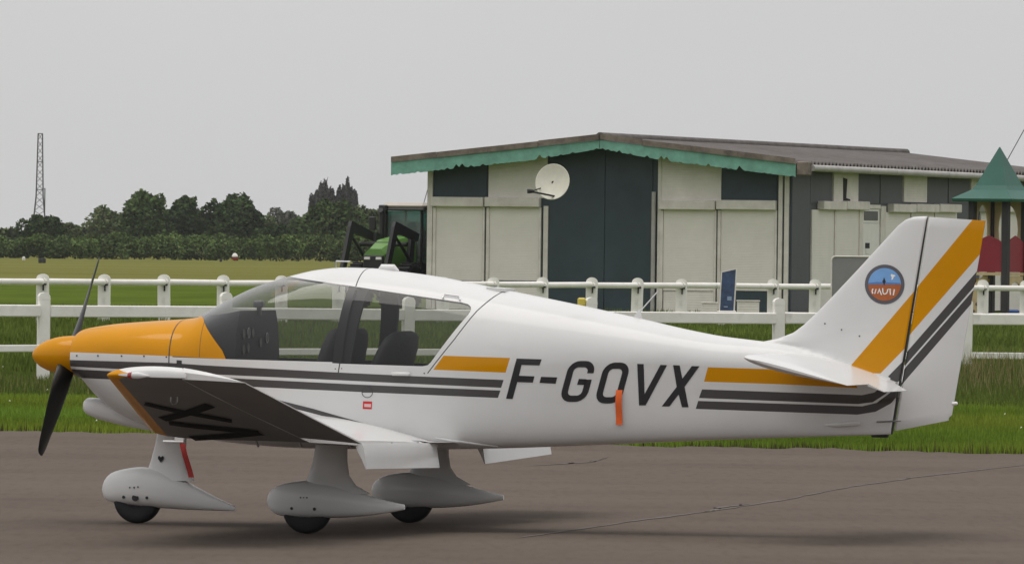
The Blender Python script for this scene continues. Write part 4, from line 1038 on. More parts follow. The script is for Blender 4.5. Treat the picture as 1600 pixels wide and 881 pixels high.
# ------------------------------------------------------------------ signs and boxes by the clubhouse
def stand(u, v, d): p = at(u, v, d); p[2] = GZ; return p
M['board'] = mat('grey_board', (.24, .235, .235), .6, .08, 2)
p = stand(1362, 440, 216); sg_ = empty('sign_board', p); tag(sg_, 'blank grey board with a pale rim behind the tail fin', 'sign')
z1, z0 = at(1362, 401, 216)[2]-GZ, at(1362, 474, 216)[2]-GZ; w = 126/60.8
b = MB(); rrp = [(sx*(w/2-.1)+.1*math.cos(R(a)), (z0+z1)/2+sy*((z1-z0)/2-.1)+.1*math.sin(R(a))) for sx, sy, a0 in ((1, 1, 0), (-1, 1, 90), (-1, -1, 180), (1, -1, 270)) for a in range(a0, a0+91, 30)]
b.prism(rrp, lambda x, z: (x, -.02, z), lambda x, z: (x, .02, z)); b.build('board', M['board'], sg_)
b = MB(); n = len(rrp); b.tube([(x, -.025, z) for x, z in rrp+[rrp[0]]], .022, 6, cap=False); b.build('rim', M['trim'], sg_, True)
for sx in (-1, 1):
    b = MB(); b.tube([(sx*.7, .06, 0), (sx*.7, .06, z1-.1)], .035, 8); b.build('leg', M['gutter'], sg_, True)
M['banner'] = mat('blue_banner', (.03, .07, .16), .4, .5, 3.0, dark=(.008, .015, .035))
p = stand(1136, 470, 212); bn = empty('banner_stand', p); tag(bn, 'narrow tilted dark blue banner with white edge by the clubhouse wall', 'banner')
zt, zb_ = at(1136, 417, 212)[2]-GZ, at(1136, 481, 212)[2]-GZ; ww = 25/62/2
def bnp(x, z): return x+.05*(z-zb_)/(zt-zb_)
b = MB(); b.prism([(-ww, zb_-.25), (ww, zb_-.25), (ww, zt-.03), (-ww, zt-.12)], lambda x, z: (bnp(x, z), .12*(z-zb_), z), lambda x, z: (bnp(x, z), .12*(z-zb_)+.025, z)); b.build('back_panel', M['trim'], bn)
b = MB(); b.prism([(-ww+.03, zb_-.2), (ww-.035, zb_-.2), (ww-.035, zt-.06), (-ww+.03, zt-.14)], lambda x, z: (bnp(x, z), .12*(z-zb_)-.006, z), lambda x, z: (bnp(x, z), .12*(z-zb_)-.001, z)); b.build('print', M['banner'], bn)
M['pbp'] = mat('pale_blue_print', (.25, .33, .48), .5)
for c_, d_ in (((.06, .015, zb_+.24), (.11, .006, .1)), ((-.03, -.012, zb_+.03), (.1, .006, .03))):
    b = MB(); b.box(c_, d_); b.build('print_patch', M['pbp'], bn)
b = MB(); b.box((0, .05, .2), (.5, .35, .4), bev=.03); b.build('foot', M['trim'], bn)
for u0, u1, vt, dd, lb in ((1152, 1186, 470.5, 230, 'low cream box right of the blue banner'), (1097, 1121, 473.5, 231, 'low cream box left of the blue banner')):
    p = stand((u0+u1)/2, 475, dd); b = MB(); s_ = 13140/dd; h = at((u0+u1)/2, vt, dd)[2]-GZ; b.box((0, 0, h/2), ((u1-u0)/s_, .5, h), bev=.02); b.box((0, 0, h+.012), ((u1-u0)/s_+.04, .54, .03)); o = b.build('storage_box', M['beige'], None); o.location = p; tag(o, lb, 'box', 'cream boxes by the clubhouse')

# ------------------------------------------------------------------ play tower
DT = 235.0; KT = 13140/DT
pt_ = stand(1560, 400, DT); tow = empty('play_tower', pt_, 0); tag(tow, 'wooden play tower with pointed green roof and red panels at right', 'play tower')
M['tgreen'] = mat('green_roof_panel', (.022, .11, .082), .5, .15, 1.5); M['tpost'] = mat('dark_post', (.035, .032, .034), .7, .2, 3)
M['tred'] = mat('dark_red_panel', (.26, .014, .028), .55, .12, 3); M['tply'] = mat('plywood', (.56, .44, .24), .7, .15, 3); M['tyel'] = mat('yellow_bar', (.68, .42, .02), .6, .1, 3)
def tz(v): return at(1560, v, DT)[2]-GZ
th0 = R(12)
corn = [np.array([.76*math.cos(th0+R(q)), .76*math.sin(th0+R(q))]) for q in (180, 270, 0, 90)]     # left, front, right, back
for c in corn:
    b = MB(); b.box((0, 0, tz(310)/2), (.19, .19, tz(310)), rot=Matrix.Rotation(th0+R(45), 3, 'Z'), bev=.02); o = b.build('post', M['tpost'], tow); o.location = (c[0], c[1], 0)
lev = [(tz(314), 1.36), (tz(311), 1.38), (tz(297), .80), (tz(290), .68), (tz(230), .015)]
for k in range(4):
    b = MB(); a0, a1 = th0+R(180+90*k), th0+R(270+90*k); V = []
    for z, r in lev: V += [(r*math.cos(a0), r*math.sin(a0), z), (r*math.cos(a1), r*math.sin(a1), z)]
    for z, r in lev: V += [((r-.03)*math.cos(a0), (r-.03)*math.sin(a0), z-.03), ((r-.03)*math.cos(a1), (r-.03)*math.sin(a1), z-.03)]
    b.add(V, [(2*i, 2*i+1, 2*i+3, 2*i+2) for i in range(4)]+[(10+2*i, 12+2*i, 13+2*i, 11+2*i) for i in range(4)]+[(0, 10, 11, 1)]); b.build('roof_panel', M['tgreen'], tow)
def tpanel(i, j, outline, m, name, th=.04, inset=.1):
    A, B = corn[i], corn[j]; d = B-A; L = np.hypot(*d); d /= L; nrm = np.array([d[1], -d[0]])
    f = lambda o: (lambda s, z: (A[0]+d[0]*(inset+s*(L-2*inset))+nrm[0]*o, A[1]+d[1]*(inset+s*(L-2*inset))+nrm[1]*o, z))
    b = MB(); b.prism(outline, f(-th/2), f(th/2)); b.build(name, m, tow)
zr0, zr1 = tz(425), tz(372)
arch = [(0, zr0), (1, zr0), (1, zr1-.12), (.8, zr1-.03), (.5, zr1+.07), (.2, zr1-.03), (0, zr1-.12)]
tpanel(0, 1, arch, M['tred'], 'side_panel'); tpanel(1, 2, arch, M['tred'], 'side_panel')
b = MB(); zd = tz(428); b.box((0, 0, zd), (1.15, 1.15, .08), rot=Matrix.Rotation(th0+R(45), 3, 'Z')); b.build('deck', M['tply'], tow)
za, zb2 = tz(446), tz(431)
tpanel(1, 2, [(0, za-.35), (.1, za-.1), (.3, za+.06), (.5, za+.1), (.7, za+.06), (.9, za-.1), (1, za-.35), (1, zb2), (0, zb2)], M['tply'], 'arch_panel')
# climbing wall leaning on the left, oval window panel behind
b = MB(); q = [(-.95, 0), (-.40, 0), (-.30, tz(428)), (-.42, tz(430)), (-.62, tz(440)), (-.78, tz(455)), (-.90, tz(472))]
b.prism(q, lambda x, z: (x, -.28, z), lambda x, z: (x, -.22, z)); cw = b.build('climbing_wall', M['tply'], tow)
for (x, z) in ((-.6, .5), (-.5, .75), (-.7, .3), (-.45, .4), (-.55, .95)):
    b = MB(); b.tube([(x, -.28, z), (x, -.34, z)], [.05, .03], 7); b.build('hand_hold', M['bare_wood'], cw, True)
for vz in (438, 452):
    b = MB(); b.tube([(-.95, -.1, tz(vz)), (-.25, -.12, tz(vz))], .04, 8); b.build('bar', M['tyel'], tow, True)
zo0, zo1 = tz(403), tz(314); zc2 = (tz(398)+tz(320))/2; hh2 = (tz(320)-tz(398))/2
for (i, j) in ((3, 0), (2, 3)):                        # arched opening framed by thin boards
    ov = [(.5+.36*math.cos(R(a)), zc2+hh2*math.sin(R(a))) for a in range(0, 360, 20)]
    A, B = corn[i], corn[j]; d = B-A; L = np.hypot(*d); d /= L; nrm = np.array([d[1], -d[0]])
    f = lambda s, z, o: (A[0]+d[0]*(.1+s*(L-.2))+nrm[0]*o, A[1]+d[1]*(.1+s*(L-.2))+nrm[1]*o, z)
    b = MB(); V = []; n = len(ov)
    def outer(s, z):
        ds, dz_ = s-.5, z-zc2; k = min(.5/max(abs(ds), 1e-6), ((zo1-zc2) if dz_ > 0 else (zc2-zo0))/max(abs(dz_), 1e-6)); return (.5+ds*k, zc2+dz_*k)
    for o_ in (-.02, .02): V += [f(*p_, o_) for p_ in ov]+[f(*outer(*p_), o_) for p_ in ov]
    Fc = []
    for k in range(n):
        k2 = (k+1) % n; Fc += [(k, k2, n+k2, n+k), (2*n+k, 3*n+k, 3*n+k2, 2*n+k2), (k, 2*n+k, 2*n+k2, k2)]
    b.add(V, Fc); b.build('window_panel', M['tply'], tow)
p = stand(1583, 470, 236.5); b = MB(); b.box((0, 0, .25), (.34, .3, .18), bev=.04); b.box((0, 0, .1), (.42, .36, .12), bev=.03); o = b.build('toy_box', mat('blue_plastic', (.03, .10, .35), .5), None); o.location = p; tag(o, 'small blue plastic box under the play tower deck', 'box')
b = MB(); g0, g1 = at(1604, 196, 238), at(1574, 250, 238); b.tube([(0, 0, 0), g1-g0], .012, 5); o = b.build('overhead_cable', M['dark'], None); o.location = g0; tag(o, 'thin slanting cable against the sky above the play tower', 'cable')

# ------------------------------------------------------------------ tractor beside the clubhouse
KD = 263.0; tr_p = stand(601, 440, KD); trc = empty('tractor', tr_p, R(-25)); tag(trc, 'green tractor with black front loader and pale cab roof beside the clubhouse', 'tractor')
M['tgr'] = mat('tractor_green', (.13, .29, .055), .4, .1, 3); M['tbk'] = mat('loader_black', (.022, .021, .022), .55, .25, 3); M['tgl'] = glass_mat('tinted_cab_glass', (.42, .66, .60), .03, .20); M['troof'] = mat('tractor_roof', (.55, .49, .43), .6, .1, 2)
def tb(name, m, c, d, rot=None, bev=.03, parent=None): b = MB(); b.box(c, d, rot=rot, bev=bev); return b.build(name, m, parent or trc, True, 30)
hd = MB(); hd.loft([[(-.36, -.75, 1.15), (.36, -.75, 1.15), (.36, -.78, 1.62), (.2, -.70, 1.80), (-.2, -.70, 1.80), (-.36, -.78, 1.62)], [(-.44, .1, 1.1), (.44, .1, 1.1), (.44, .1, 1.85), (.3, .1, 2.08), (-.3, .1, 2.08), (-.44, .1, 1.85)], [(-.46, 1.3, 1.1), (.46, 1.3, 1.1), (.46, 1.3, 1.95), (.34, 1.3, 2.22), (-.34, 1.3, 2.22), (-.46, 1.3, 1.95)]])
hood = hd.build('hood', M['tgr'], trc, True, 30)
gr_ = tb('grille', M['tbk'], (0, -.80, 1.36), (.70, .1, .48), parent=hood)
for sx in (-.2, .2): tb('headlight', M['logo_white'], (sx, -.86, 1.50), (.2, .04, .08), parent=gr_, bev=.01)
tb('chassis', M['tbk'], (0, .8, .85), (.5, 3.6, .5))
for sx in (-.62, .62):
    for sy in (1.35, 2.75): tb('cab_post', M['tbk'], (sx, sy, 2.2), (.09, .09, 1.75))
tb('cab_base', M['tbk'], (0, 2.05, 1.25), (1.32, 1.5, .3))
for c, d in (((0, 1.36, 2.2), (1.14, .02, 1.6)), ((0, 2.74, 2.2), (1.14, .02, 1.6)), ((-.63, 2.05, 2.2), (.02, 1.3, 1.6)), ((.63, 2.05, 2.2), (.02, 1.3, 1.6))): tb('cab_window', M['tgl'], c, d, bev=.005)
rf = tb('cab_roof', M['troof'], (.05, 2.0, 3.16), (1.5, 1.7, .2), bev=.09); tb('roof_edge', M['tbk'], (.05, 1.98, 3.04), (1.46, 1.72, .07), parent=rf)
tb('wiper', M['tbk'], (.1, 1.34, 2.05), (.03, .02, .8), bev=.004); tb('steering_column', M['tbk'], (0, 1.6, 1.7), (.3, .3, .6)); tb('work_light', M['tbk'], (-.62, 1.12, 3.08), (.28, .16, .2)); tb('driver_seat', M['tbk'], (0, 2.35, 1.95), (.5, .25, .9), bev=.08)
b = MB(); b.tube([(.35, 2.0, 3.2), (.52, 2.05, 3.85)], .012, 5); b.build('aerial', M['tbk'], trc)
b = MB(); b.tube([(-.66, 1.12, 1.5), (-.66, 1.12, 2.95), (-.66, 1.0, 3.02)], .09, 10); b.build('exhaust', M['tbk'], trc, True)
b = MB(); b.tube([(-.64, 1.3, 2.95), (-.95, 1.15, 2.95), (-1.0, 1.15, 2.75)], .02, 6); b.box((-1.0, 1.13, 2.6), (.24, .06, .42), bev=.04); b.build('mirror', M['tbk'], trc)
b = MB(); b.tube([(.64, 1.3, 2.95), (.95, 1.15, 2.95), (1.0, 1.15, 2.75)], .02, 6); b.box((1.0, 1.13, 2.6), (.24, .06, .42), bev=.04); b.build('mirror', M['tbk'], trc)
for sx in (-.76, .76):
    b = MB(); q = [(-1.9, .35), (-1.70, .28), (-.78, 2.30), (.70, 2.05), (.78, 2.28), (-.70, 2.62), (-.92, 2.66), (-1.02, 2.5)]
    b.prism(q, lambda y, z: (sx-.055, y, z), lambda y, z: (sx+.055, y, z)); la = b.build('loader_arm', M['tbk'], trc)
    b = MB(); b.tube([(sx-.02, .5, 1.3), (sx-.02, -.75, 2.15)], [.06, .045], 8); b.build('ram', M['tbk'], la, True)
    b = MB(); b.prism([(.30, .9), (.62, .9), (.80, 2.28), (.52, 2.30)], lambda y, z: (sx*.8-.06, y, z), lambda y, z: (sx*.8+.06, y, z)); b.build('loader_tower', M['tbk'], la)
for yz in ((-.1, 1.95), (-1.75, .5)):
    b = MB(); b.tube([(-.82, *yz), (.82, *yz)], .07, 8); b.build('loader_crossbar', M['tbk'], trc, True)
def wheel(x, y, r, w, nm='wheel'):
    b = MB(); rings = []
    for k in range(25):
        a = 2*math.pi*k/24; rings.append([(x+xx*w/2, y+rr_*r*math.cos(a), r+rr_*r*math.sin(a)) for xx, rr_ in ((-1, .5), (-1, .88), (-.8, .98), (.8, .98), (1, .88), (1, .5), (-1, .5))])
    b.loft(rings, 0, False, False); t = b.build('tyre', M['rubber'], trc, True, 30)
    b = MB(); b.tube([(x-w*.3, y, r), (x+w*.3, y, r)], r*.52, 20); b.build('rim', M['tgr'], t, True, 30)
    b = MB()
    for k in range(22):
        a = 2*math.pi*k/22; b.box((x, y+r*.99*math.cos(a), r+r*.99*math.sin(a)), (w*.92, .07, .07), rot=Matrix.Rotation(a, 3, 'X'))
    b.build('tread', M['rubber'], t)
for sx in (-1, 1): wheel(sx*.85, 0, .68, .45); wheel(sx*.95, 2.5, .92, .55)

# ------------------------------------------------------------------ lattice mast, trees, hedge
def tri_obj(name, V, Fc, m, tint=None, parent=None):
    me = bpy.data.meshes.new(name); V = np.asarray(V, np.float32); Fc = np.asarray(Fc, np.int32); k = Fc.shape[1]
    me.vertices.add(len(V)); me.vertices.foreach_set('co', V.ravel()); me.loops.add(Fc.size); me.loops.foreach_set('vertex_index', Fc.ravel())
    me.polygons.add(len(Fc)); me.polygons.foreach_set('loop_start', np.arange(0, Fc.size, k, dtype=np.int32)); me.polygons.foreach_set('loop_total', np.full(len(Fc), k, np.int32))
    me.update(calc_edges=True)
    if tint is not None:
        at_ = me.attributes.new('tint', 'FLOAT_COLOR', 'FACE'); c = np.ones((len(Fc), 4), np.float32); c[:, :3] = tint; at_.data.foreach_set('color', c.ravel())
    me.materials.append(m); return link(name, me, parent)
M['leaf'] = attr_mat('foliage', .85); M['bark'] = mat('bark', (.06, .05, .04), .95, .3, 3)
def leaves(lobes, n, size, tint, seed, up=0.0):
    n = int(n*2.1); size = size*.72
    g = np.random.default_rng(seed); lobes = np.array(lobes, float); wgt = lobes[:, 3]*lobes[:, 5]; idx = g.choice(len(lobes), n, p=wgt/wgt.sum()); L = lobes[idx]
    d = g.normal(size=(n, 3)); d /= np.linalg.norm(d, axis=1)[:, None]; rad = g.uniform(.45, 1.04, n)**.6
    C = L[:, :3]+d*rad[:, None]*L[:, 3:6]
    a = g.normal(size=(n, 3)); a[:, 2] *= .6; a += d*.5; a[:, 2] += up*2; a /= np.linalg.norm(a, axis=1)[:, None]; b = np.cross(a, g.normal(size=(n, 3))); b /= np.linalg.norm(b, axis=1)[:, None]
    s = size*g.uniform(.6, 1.35, n)[:, None]; q = np.stack([C-a*s*.7, C+b*s*.42, C+a*s*.7, C-b*s*.42], 1).reshape(-1, 3)
    lb = g.uniform(.72, 1.25, len(lobes))[idx]; t = np.array(tint)[None]*(lb*g.uniform(.7, 1.3, n))[:, None]; t = t*(1+g.normal(0, .06, (n, 3)))
    return q, np.arange(4*n).reshape(-1, 4), np.clip(t, .004, .6)
def tree(name, label, u, vt, wpx, d, tint, n=3000, size=.42, cat='tree', group=None, seed=0, kind='round', trunk=.28, vb=402):
    s = 13140/d; base = at(u, 400, d); base[2] = GZ; H = at(u, vt, d)[2]-GZ; W = wpx/s/2*1.12
    o = empty(name, base); tag(o, label, cat, group); g = np.random.default_rng(seed+100)
    lobes = []
    if kind == 'round':
        lobes.append((0, 0, H*.52, W*.62, W*.62, H*.40))
        for k in range(16):
            a = g.uniform(0, 2*math.pi); r = g.uniform(.25, .78)*W; zz = g.uniform(.28, .86)*H; sh = math.sqrt(max(.12, 1-((zz/H-.5)/.52)**2)); rr = g.uniform(.2, .36)*W
            lobes.append((r*math.cos(a)*sh, r*math.sin(a)*sh, zz, rr, rr, min(rr*1.1, H*.22)))
        for k in range(7):
            a = g.uniform(0, 2*math.pi); r = g.uniform(0, .45)*W; rr = g.uniform(.10, .19)*W; lobes.append((r*math.cos(a), r*math.sin(a), H-rr*1.1-g.uniform(0, .1)*H, rr, rr, rr*1.2))
    elif kind == 'spire':
        for k in range(13):
            xx = -.85+1.7*((k*5) % 13)/12; h = H*(1-.22*abs(xx)**1.5)*g.uniform(.84, 1.0) if k else H; rr = W*g.uniform(.15, .24)
            if not k: xx = .1
            lobes.append((xx*W, g.uniform(-.5, .5)*W, h*.62, rr, rr, h*.38))
    elif kind == 'shrub':
        lobes.append((0, 0, H*.45, W*.8, W*.7, H*.45))
        for k in range(9):
            a = g.uniform(0, 2*math.pi); r = g.uniform(.3, .8)*W; rr = g.uniform(.25, .4)*W; zz = g.uniform(.25, .75)*H; lobes.append((r*math.cos(a), r*math.sin(a)*.7, zz, rr, rr, min(rr, H-zz)))
    q, Fc, t = leaves(lobes, n, size, tint, seed, .5 if kind == 'spire' else 0.0); tri_obj('crown' if cat == 'tree' else 'foliage', q, Fc, M['leaf'], t, o)
    b = MB(); th = H*(.5 if kind != 'spire' else .85); tr = max(.06, trunk*H/10)
    b.tube([(0, 0, -.1), (g.normal(0, .05), 0, th*.5), (g.normal(0, .15), 0, th)], [tr*1.25, tr, tr*.5], 7)
    for k in range(5 if cat == 'tree' else 3):
        a = g.uniform(0, 2*math.pi); z0 = th*g.uniform(.4, .9); b.tube([(0, 0, z0), (W*.35*math.cos(a), W*.35*math.sin(a), z0+H*.15), (W*.6*math.cos(a), W*.6*math.sin(a), z0+H*.26)], [tr*.5, tr*.32, tr*.12], 5)
    b.build('trunk' if cat == 'tree' else 'stem', M['bark'], o, True)
    return o
DG, MG, PG, GG = (.056, .086, .032), (.074, .112, .037), (.100, .128, .056), (.125, .132, .102)
TG = 'trees along the far side of the field'
tree('broadleaf_tree', 'small dark rounded tree at the foot of the lattice mast', 67, 336, 84, 860, DG, 2600, .40, group=TG, seed=1)
tree('broadleaf_tree', 'low grey-green tree just right of the mast tree', 108, 349, 60, 900, PG, 1500, .40, group=TG, seed=2)
tree('broadleaf_tree', 'pale grey-green tree left of the tallest dark tree', 160, 323, 96, 930, PG, 3000, .42, group=TG, seed=3)
tree('broadleaf_tree', 'tallest dark green tree at left, with a ragged top', 229, 296, 104, 870, MG, 4200, .46, group=TG, seed=4)
tree('broadleaf_tree', 'dark tree with a narrow crown between two wider dark trees', 290, 304, 78, 880, DG, 3200, .44, group=TG, seed=5)
tree('broadleaf_tree', 'wide dark green tree with a ragged top in the middle of the row', 364, 308, 124, 875, DG, 4600, .46, group=TG, seed=6)
tree('broadleaf_tree', 'distant pale grey tree in the gap left of the poplars', 447, 329, 74, 1150, GG, 2400, .5, group=TG, seed=7)
tree('broadleaf_tree', 'green domed tree standing in front of the poplars', 520, 315, 118, 865, MG, 4400, .44, group=TG, seed=8)
tree('broadleaf_tree', 'pale green tree behind the tractor loader', 588, 322, 84, 880, PG, 3000, .44, group=TG, seed=9)
tree('broadleaf_tree', 'dark low tree between the wide dark tree and the domed tree', 428, 352, 60, 870, DG, 1800, .42, group=TG, seed=10)
tree('broadleaf_tree', 'dark low tree behind the tractor cab', 640, 345, 80, 880, DG, 2200, .44, group=TG, seed=11)
for lb, u, vt, w, d_, t_, sd_ in (('low dark tree filling the gap left of the tallest dark tree', 192, 334, 70, 940, MG, 31), ('low green tree between the tallest tree and the narrow crown', 262, 332, 66, 950, PG, 32),
        ('low tree in the gap left of the wide dark tree', 322, 330, 72, 950, MG, 33), ('low pale tree right of the wide dark tree', 408, 340, 70, 960, PG, 34), ('hazy low tree left of the poplars', 474, 343, 62, 980, MG, 35), ('low tree at the far left edge of the picture', 12, 357, 70, 930, PG, 36)):
    tree('broadleaf_tree', lb, u, vt, w, d_, t_, 2000, .42, group=TG, seed=sd_)
for lb, u, vt, w, sd_ in (('wider of the two tall grey poplars', 504, 279, 46, 21), ('right-hand tall grey poplar with a cleft top', 540, 277, 33, 22)):
    tree('poplar_tree', lb, u, vt, w, 1300, (.085, .084, .080), 7000, .40, group='poplars behind the trees', seed=sd_, kind='spire', trunk=.2)
HG = 'shrubs in the hedge at the far edge of the field'
g = np.random.default_rng(33); u = -25; k = 0
ORD = 'first second third fourth fifth sixth seventh eighth ninth tenth eleventh twelfth thirteenth fourteenth fifteenth sixteenth seventeenth eighteenth nineteenth twentieth'.split()
while u < 655:
    w = g.uniform(38, 62); vt = 366+g.normal(0, 4)+(4 if u > 430 else 0)
    t = np.array((.105, .150, .050))*g.uniform(.85, 1.15); o = tree('hedge_shrub', ORD[k % 20]+' bushy green shrub from the left in the low hedge' if k < 20 else ('%s bushy hedge shrub right of the poplars, hidden by the tractor' % ORD[k-20]), u, vt, w*1.25, 800+g.normal(0, 6), tuple(t), 1300, .30, 'shrub', HG, 200+k, 'shrub')
    u += w*.62; k += 1
# mast
MD = 1500.0; mp_ = stand(62, 300, MD); mst = empty('lattice_mast', mp_); tag(mst, 'tall dark lattice mast rising behind the trees at left', 'mast')
M['mast'] = mat('mast_steel', (.08, .078, .078), .7, .1, 1)
HM = at(62, 209, MD)[2]-GZ; ks = MD/13140
def mw(t): return np.interp(t, [0, .45, 1], [13.0, 5.5, 3.4])*ks
for sx in (-1, 1):
    for sy in (-1, 1):
        b = MB(); b.tube([(sx*mw(t), sy*mw(t), HM*t) for t in (0, .25, .45, .7, 1)], .10, 6); b.build('leg', M['mast'], mst, True)
b = MB(); lv = np.linspace(.02, 1, 17)
for i in range(16):
    t0_, t1_ = lv[i], lv[i+1]; s = 1 if i % 2 else -1
    for q in range(4):
        c = [(-1, -1), (1, -1), (1, 1), (-1, 1)]; A, B = c[q], c[(q+1) % 4]
        if s < 0: A, B = B, A
        b.tube([(A[0]*mw(t0_), A[1]*mw(t0_), HM*t0_), (B[0]*mw(t1_), B[1]*mw(t1_), HM*t1_)], .05, 4); 
        if i % 4 == 3: b.tube([(A[0]*mw(t1_), A[1]*mw(t1_), HM*t1_), (B[0]*mw(t1_), B[1]*mw(t1_), HM*t1_)], .07, 4)
b.build('bracing', M['mast'], mst)
b = MB(); hz_ = at(70, 294, MD)[2]-GZ; b.tube([(8.5*ks, -.6, 0), (8.5*ks, -.6, hz_)], .11, 6); b.tube([(4*ks, -.4, hz_-.3), (8.5*ks, -.6, hz_-.1)], .06, 5); b.build('side_pole', M['mast'], mst)
# markers in the field
M['mk'] = mat('marker_dark', (.03, .03, .03), .8); M['mkw'] = mat('marker_white', (.75, .72, .68), .7); M['mkr'] = mat('marker_red', (.35, .05, .03), .7)
p = stand(367, 403, 740); o = empty('marker_ball', p); tag(o, 'white and dark red ball marker at the edge of the field', 'marker')
b = MB(); rings = [[(.30*math.sin(R(a))*math.cos(R(q)), .30*math.sin(R(a))*math.sin(R(q)), .45-.33*math.cos(R(a))) for q in range(0, 360, 30)] for a in range(4, 90, 20)]; b.loft(rings); b.build('lower_half', M['mkr'], o, True)
b = MB(); rings = [[(.27*math.sin(R(a))*math.cos(R(q)), .27*math.sin(R(a))*math.sin(R(q)), .47-.34*math.cos(R(a))) for q in range(0, 360, 30)] for a in range(92, 180, 20)]; b.loft(rings); b.build('upper_half', M['mkw'], o, True)
for u, v, w, h, m, lb in ((63, 411, .30, .36, 'mk', 'left dark box of the pair in the field'), (68.5, 411, .30, .36, 'mk', 'right dark box of the pair in the field'), (37, 407, .26, .30, 'mkw', 'white box in the field at far left'), (345, 409, .22, .26, 'mk', 'small dark stake left of the ball marker')):
    p = ground(u, v); b = MB(); b.box((0, 0, h/2), (w, .25, h), bev=.04); b.box((0, 0, h+.02), (w*.5, .12, .06)); o = b.build('field_marker', M[m], None); o.location = p; tag(o, lb, 'marker', 'markers in the field')

# ------------------------------------------------------------------ grass
M['grass'] = attr_mat('grass_blades', .75)
def blades(name, x, y, h, w, tint, lean=.35, label=None):
    n = len(x); g = np.random.default_rng(len(x)); a = g.uniform(0, 2*math.pi, n); ca, sa = np.cos(a)*w/2, np.sin(a)*w/2; b_ = g.uniform(0, 2*math.pi, n); l = g.uniform(0, lean, n)*h
    z0 = np.full(n, GZ-.02); B1 = np.stack([x-ca, y-sa, z0], 1); B2 = np.stack([x+ca, y+sa, z0], 1); T = np.stack([x+l*np.cos(b_), y+l*np.sin(b_), z0+h], 1)
    V = np.stack([B1, B2, T], 1).reshape(-1, 3); o = tri_obj(name, V, np.arange(3*n).reshape(-1, 3), M['grass'], tint); o['kind'] = 'stuff'; o['label'] = label; o['category'] = 'grass'; return o
g = np.random.default_rng(99)
ex_ = np.array([p[0] for p in EDGE]); ey_ = np.array([p[1] for p in EDGE])
def halfw(y): return y*.0635+.6
def patch(x, y, s, a=0.0): return (np.sin(x*s*1.3+a)+np.sin(y*s*.9+x*s*.5+2*a)+np.sin((x-y)*s*.7+a*3))/3
# mown verge
n = 170000; y = 82+30*g.random(n)**1.15; x = (2*g.random(n)-1)*halfw(y); k = y > np.interp(x, ex_, ey_)+.05; x, y = x[k], y[k]; de = y-np.interp(x, ex_, ey_)
h = .062*g.uniform(.6, 1.4, len(x))*(1+.35*patch(x, y, 1.1)); edge = np.exp(-de/.55); h *= 1+1.2*edge*g.uniform(.3, 1.3, len(x))
c = np.array([.165, .230, .032])[None]*g.uniform(.7, 1.25, len(x))[:, None]*(1+.22*patch(x, y, .8, 1))[:, None]; c[:, 0] *= 1+.15*patch(x, y, .5, 3)
br = (edge*g.random(len(x))*(1+.8*patch(x, y*.2, 1.7, 2)) > .40)[:, None]; c = np.where(br, np.array([.095, .085, .036])*g.uniform(.5, 1.2, len(x))[:, None], c)
blades('mown_grass', x, y, h, .014, np.clip(c, .004, .5), label='short bright green grass along the edge of the apron')
# rough strip under the near fence
n = 110000; y = 109+17*g.random(n); x = (2*g.random(n)-1)*halfw(y); f = np.interp(x, [-8, -2, 3, 8], [.28, .4, .75, 1.0]); env = np.exp(-((y-(117+.66*x))/4.0)**2)
h = (.10+.34*env*f)*g.uniform(.45, 1.25, len(x))*(1+.3*patch(x, y, .9)); c = np.array([.125, .165, .038])[None]*g.uniform(.6, 1.25, len(x))[:, None]
dry = (g.random(len(x)) < .30*env*f)[:, None]; c = np.where(dry, np.array([.27, .23, .11])*g.uniform(.6, 1.2, len(x))[:, None], c)
h = np.where(dry[:, 0], h*1.25, h)
blades('rough_grass', x, y, h, .02, np.clip(c, .004, .5), .45, label='longer rough grass around the plank fence')
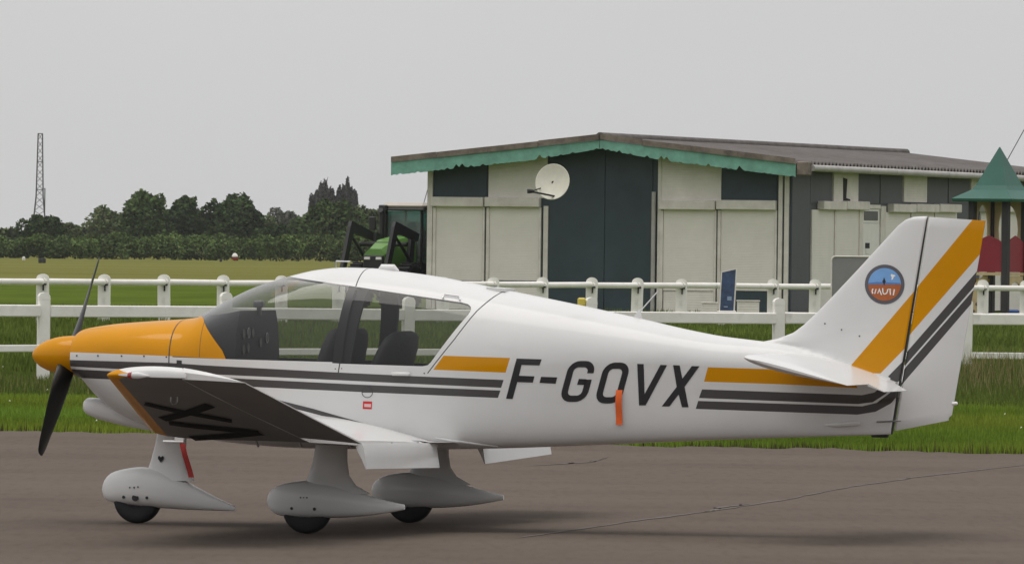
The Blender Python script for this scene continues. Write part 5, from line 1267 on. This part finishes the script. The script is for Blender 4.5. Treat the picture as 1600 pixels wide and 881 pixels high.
# field beyond
n = 110000; y = 125+120*g.random(n)**1.2; x = (2*g.random(n)-1)*halfw(y); h = .15*g.uniform(.5, 1.4, n)*(1+.3*patch(x, y, .4)); c = np.array([.13, .175, .036])[None]*g.uniform(.65, 1.25, n)[:, None]*(1+.2*patch(x, y, .25, 1))[:, None]
inb = (by_[0]*(x-CC[0])+by_[1]*(y-CC[1]) > -.3) & (bx_[0]*(x-CC[0])+bx_[1]*(y-CC[1]) > -LG-.3); x, y, h, c = x[~inb], y[~inb], h[~inb], c[~inb]
blades('field_grass', x, y, h, .05, np.clip(c, .004, .5), .5, label='green grass of the field in front of the clubhouse')
# small white flower heads
n = 60; y = 86+60*g.random(n); x = (2*g.random(n)-1)*halfw(y); k = y > np.interp(x, ex_, ey_)+.4; x, y = x[k], y[k]; n = len(x); z = GZ+.06+.18*g.random(n)*(y > 105); r = .014
V = np.stack([np.stack([x-r, y, z], 1), np.stack([x+r*.2, y-r, z+r], 1), np.stack([x+r, y, z], 1), np.stack([x, y+r, z+r*1.6], 1)], 1).reshape(-1, 3)
Fc = np.concatenate([np.arange(4*n).reshape(-1, 4)[:, [0, 1, 3]], np.arange(4*n).reshape(-1, 4)[:, [1, 2, 3]]]); o = tri_obj('wild_flowers', V, Fc, M['grass'], np.array([.7, .68, .55])); o['kind'] = 'stuff'; o['label'] = 'tiny pale flowers scattered in the grass'; o['category'] = 'flowers'

# ------------------------------------------------------------------ hazy air
hz = MB(); hz.box((0, 900, 13.5), (900, 1830, 30)); hzm = bpy.data.materials.new('hazy_air'); hzm.use_nodes = True; ht = hzm.node_tree
ht.nodes.remove(ht.nodes['Principled BSDF']); pv = ht.nodes.new('ShaderNodeVolumePrincipled'); pv.inputs['Color'].default_value = (.93, .94, .95, 1)
pv.inputs['Density'].default_value = .00006; pv.inputs['Anisotropy'].default_value = .2; ht.links.new(pv.outputs[0], ht.nodes['Material Output'].inputs['Volume'])
hzo = hz.build('haze', hzm, None); hzo['kind'] = 'stuff'
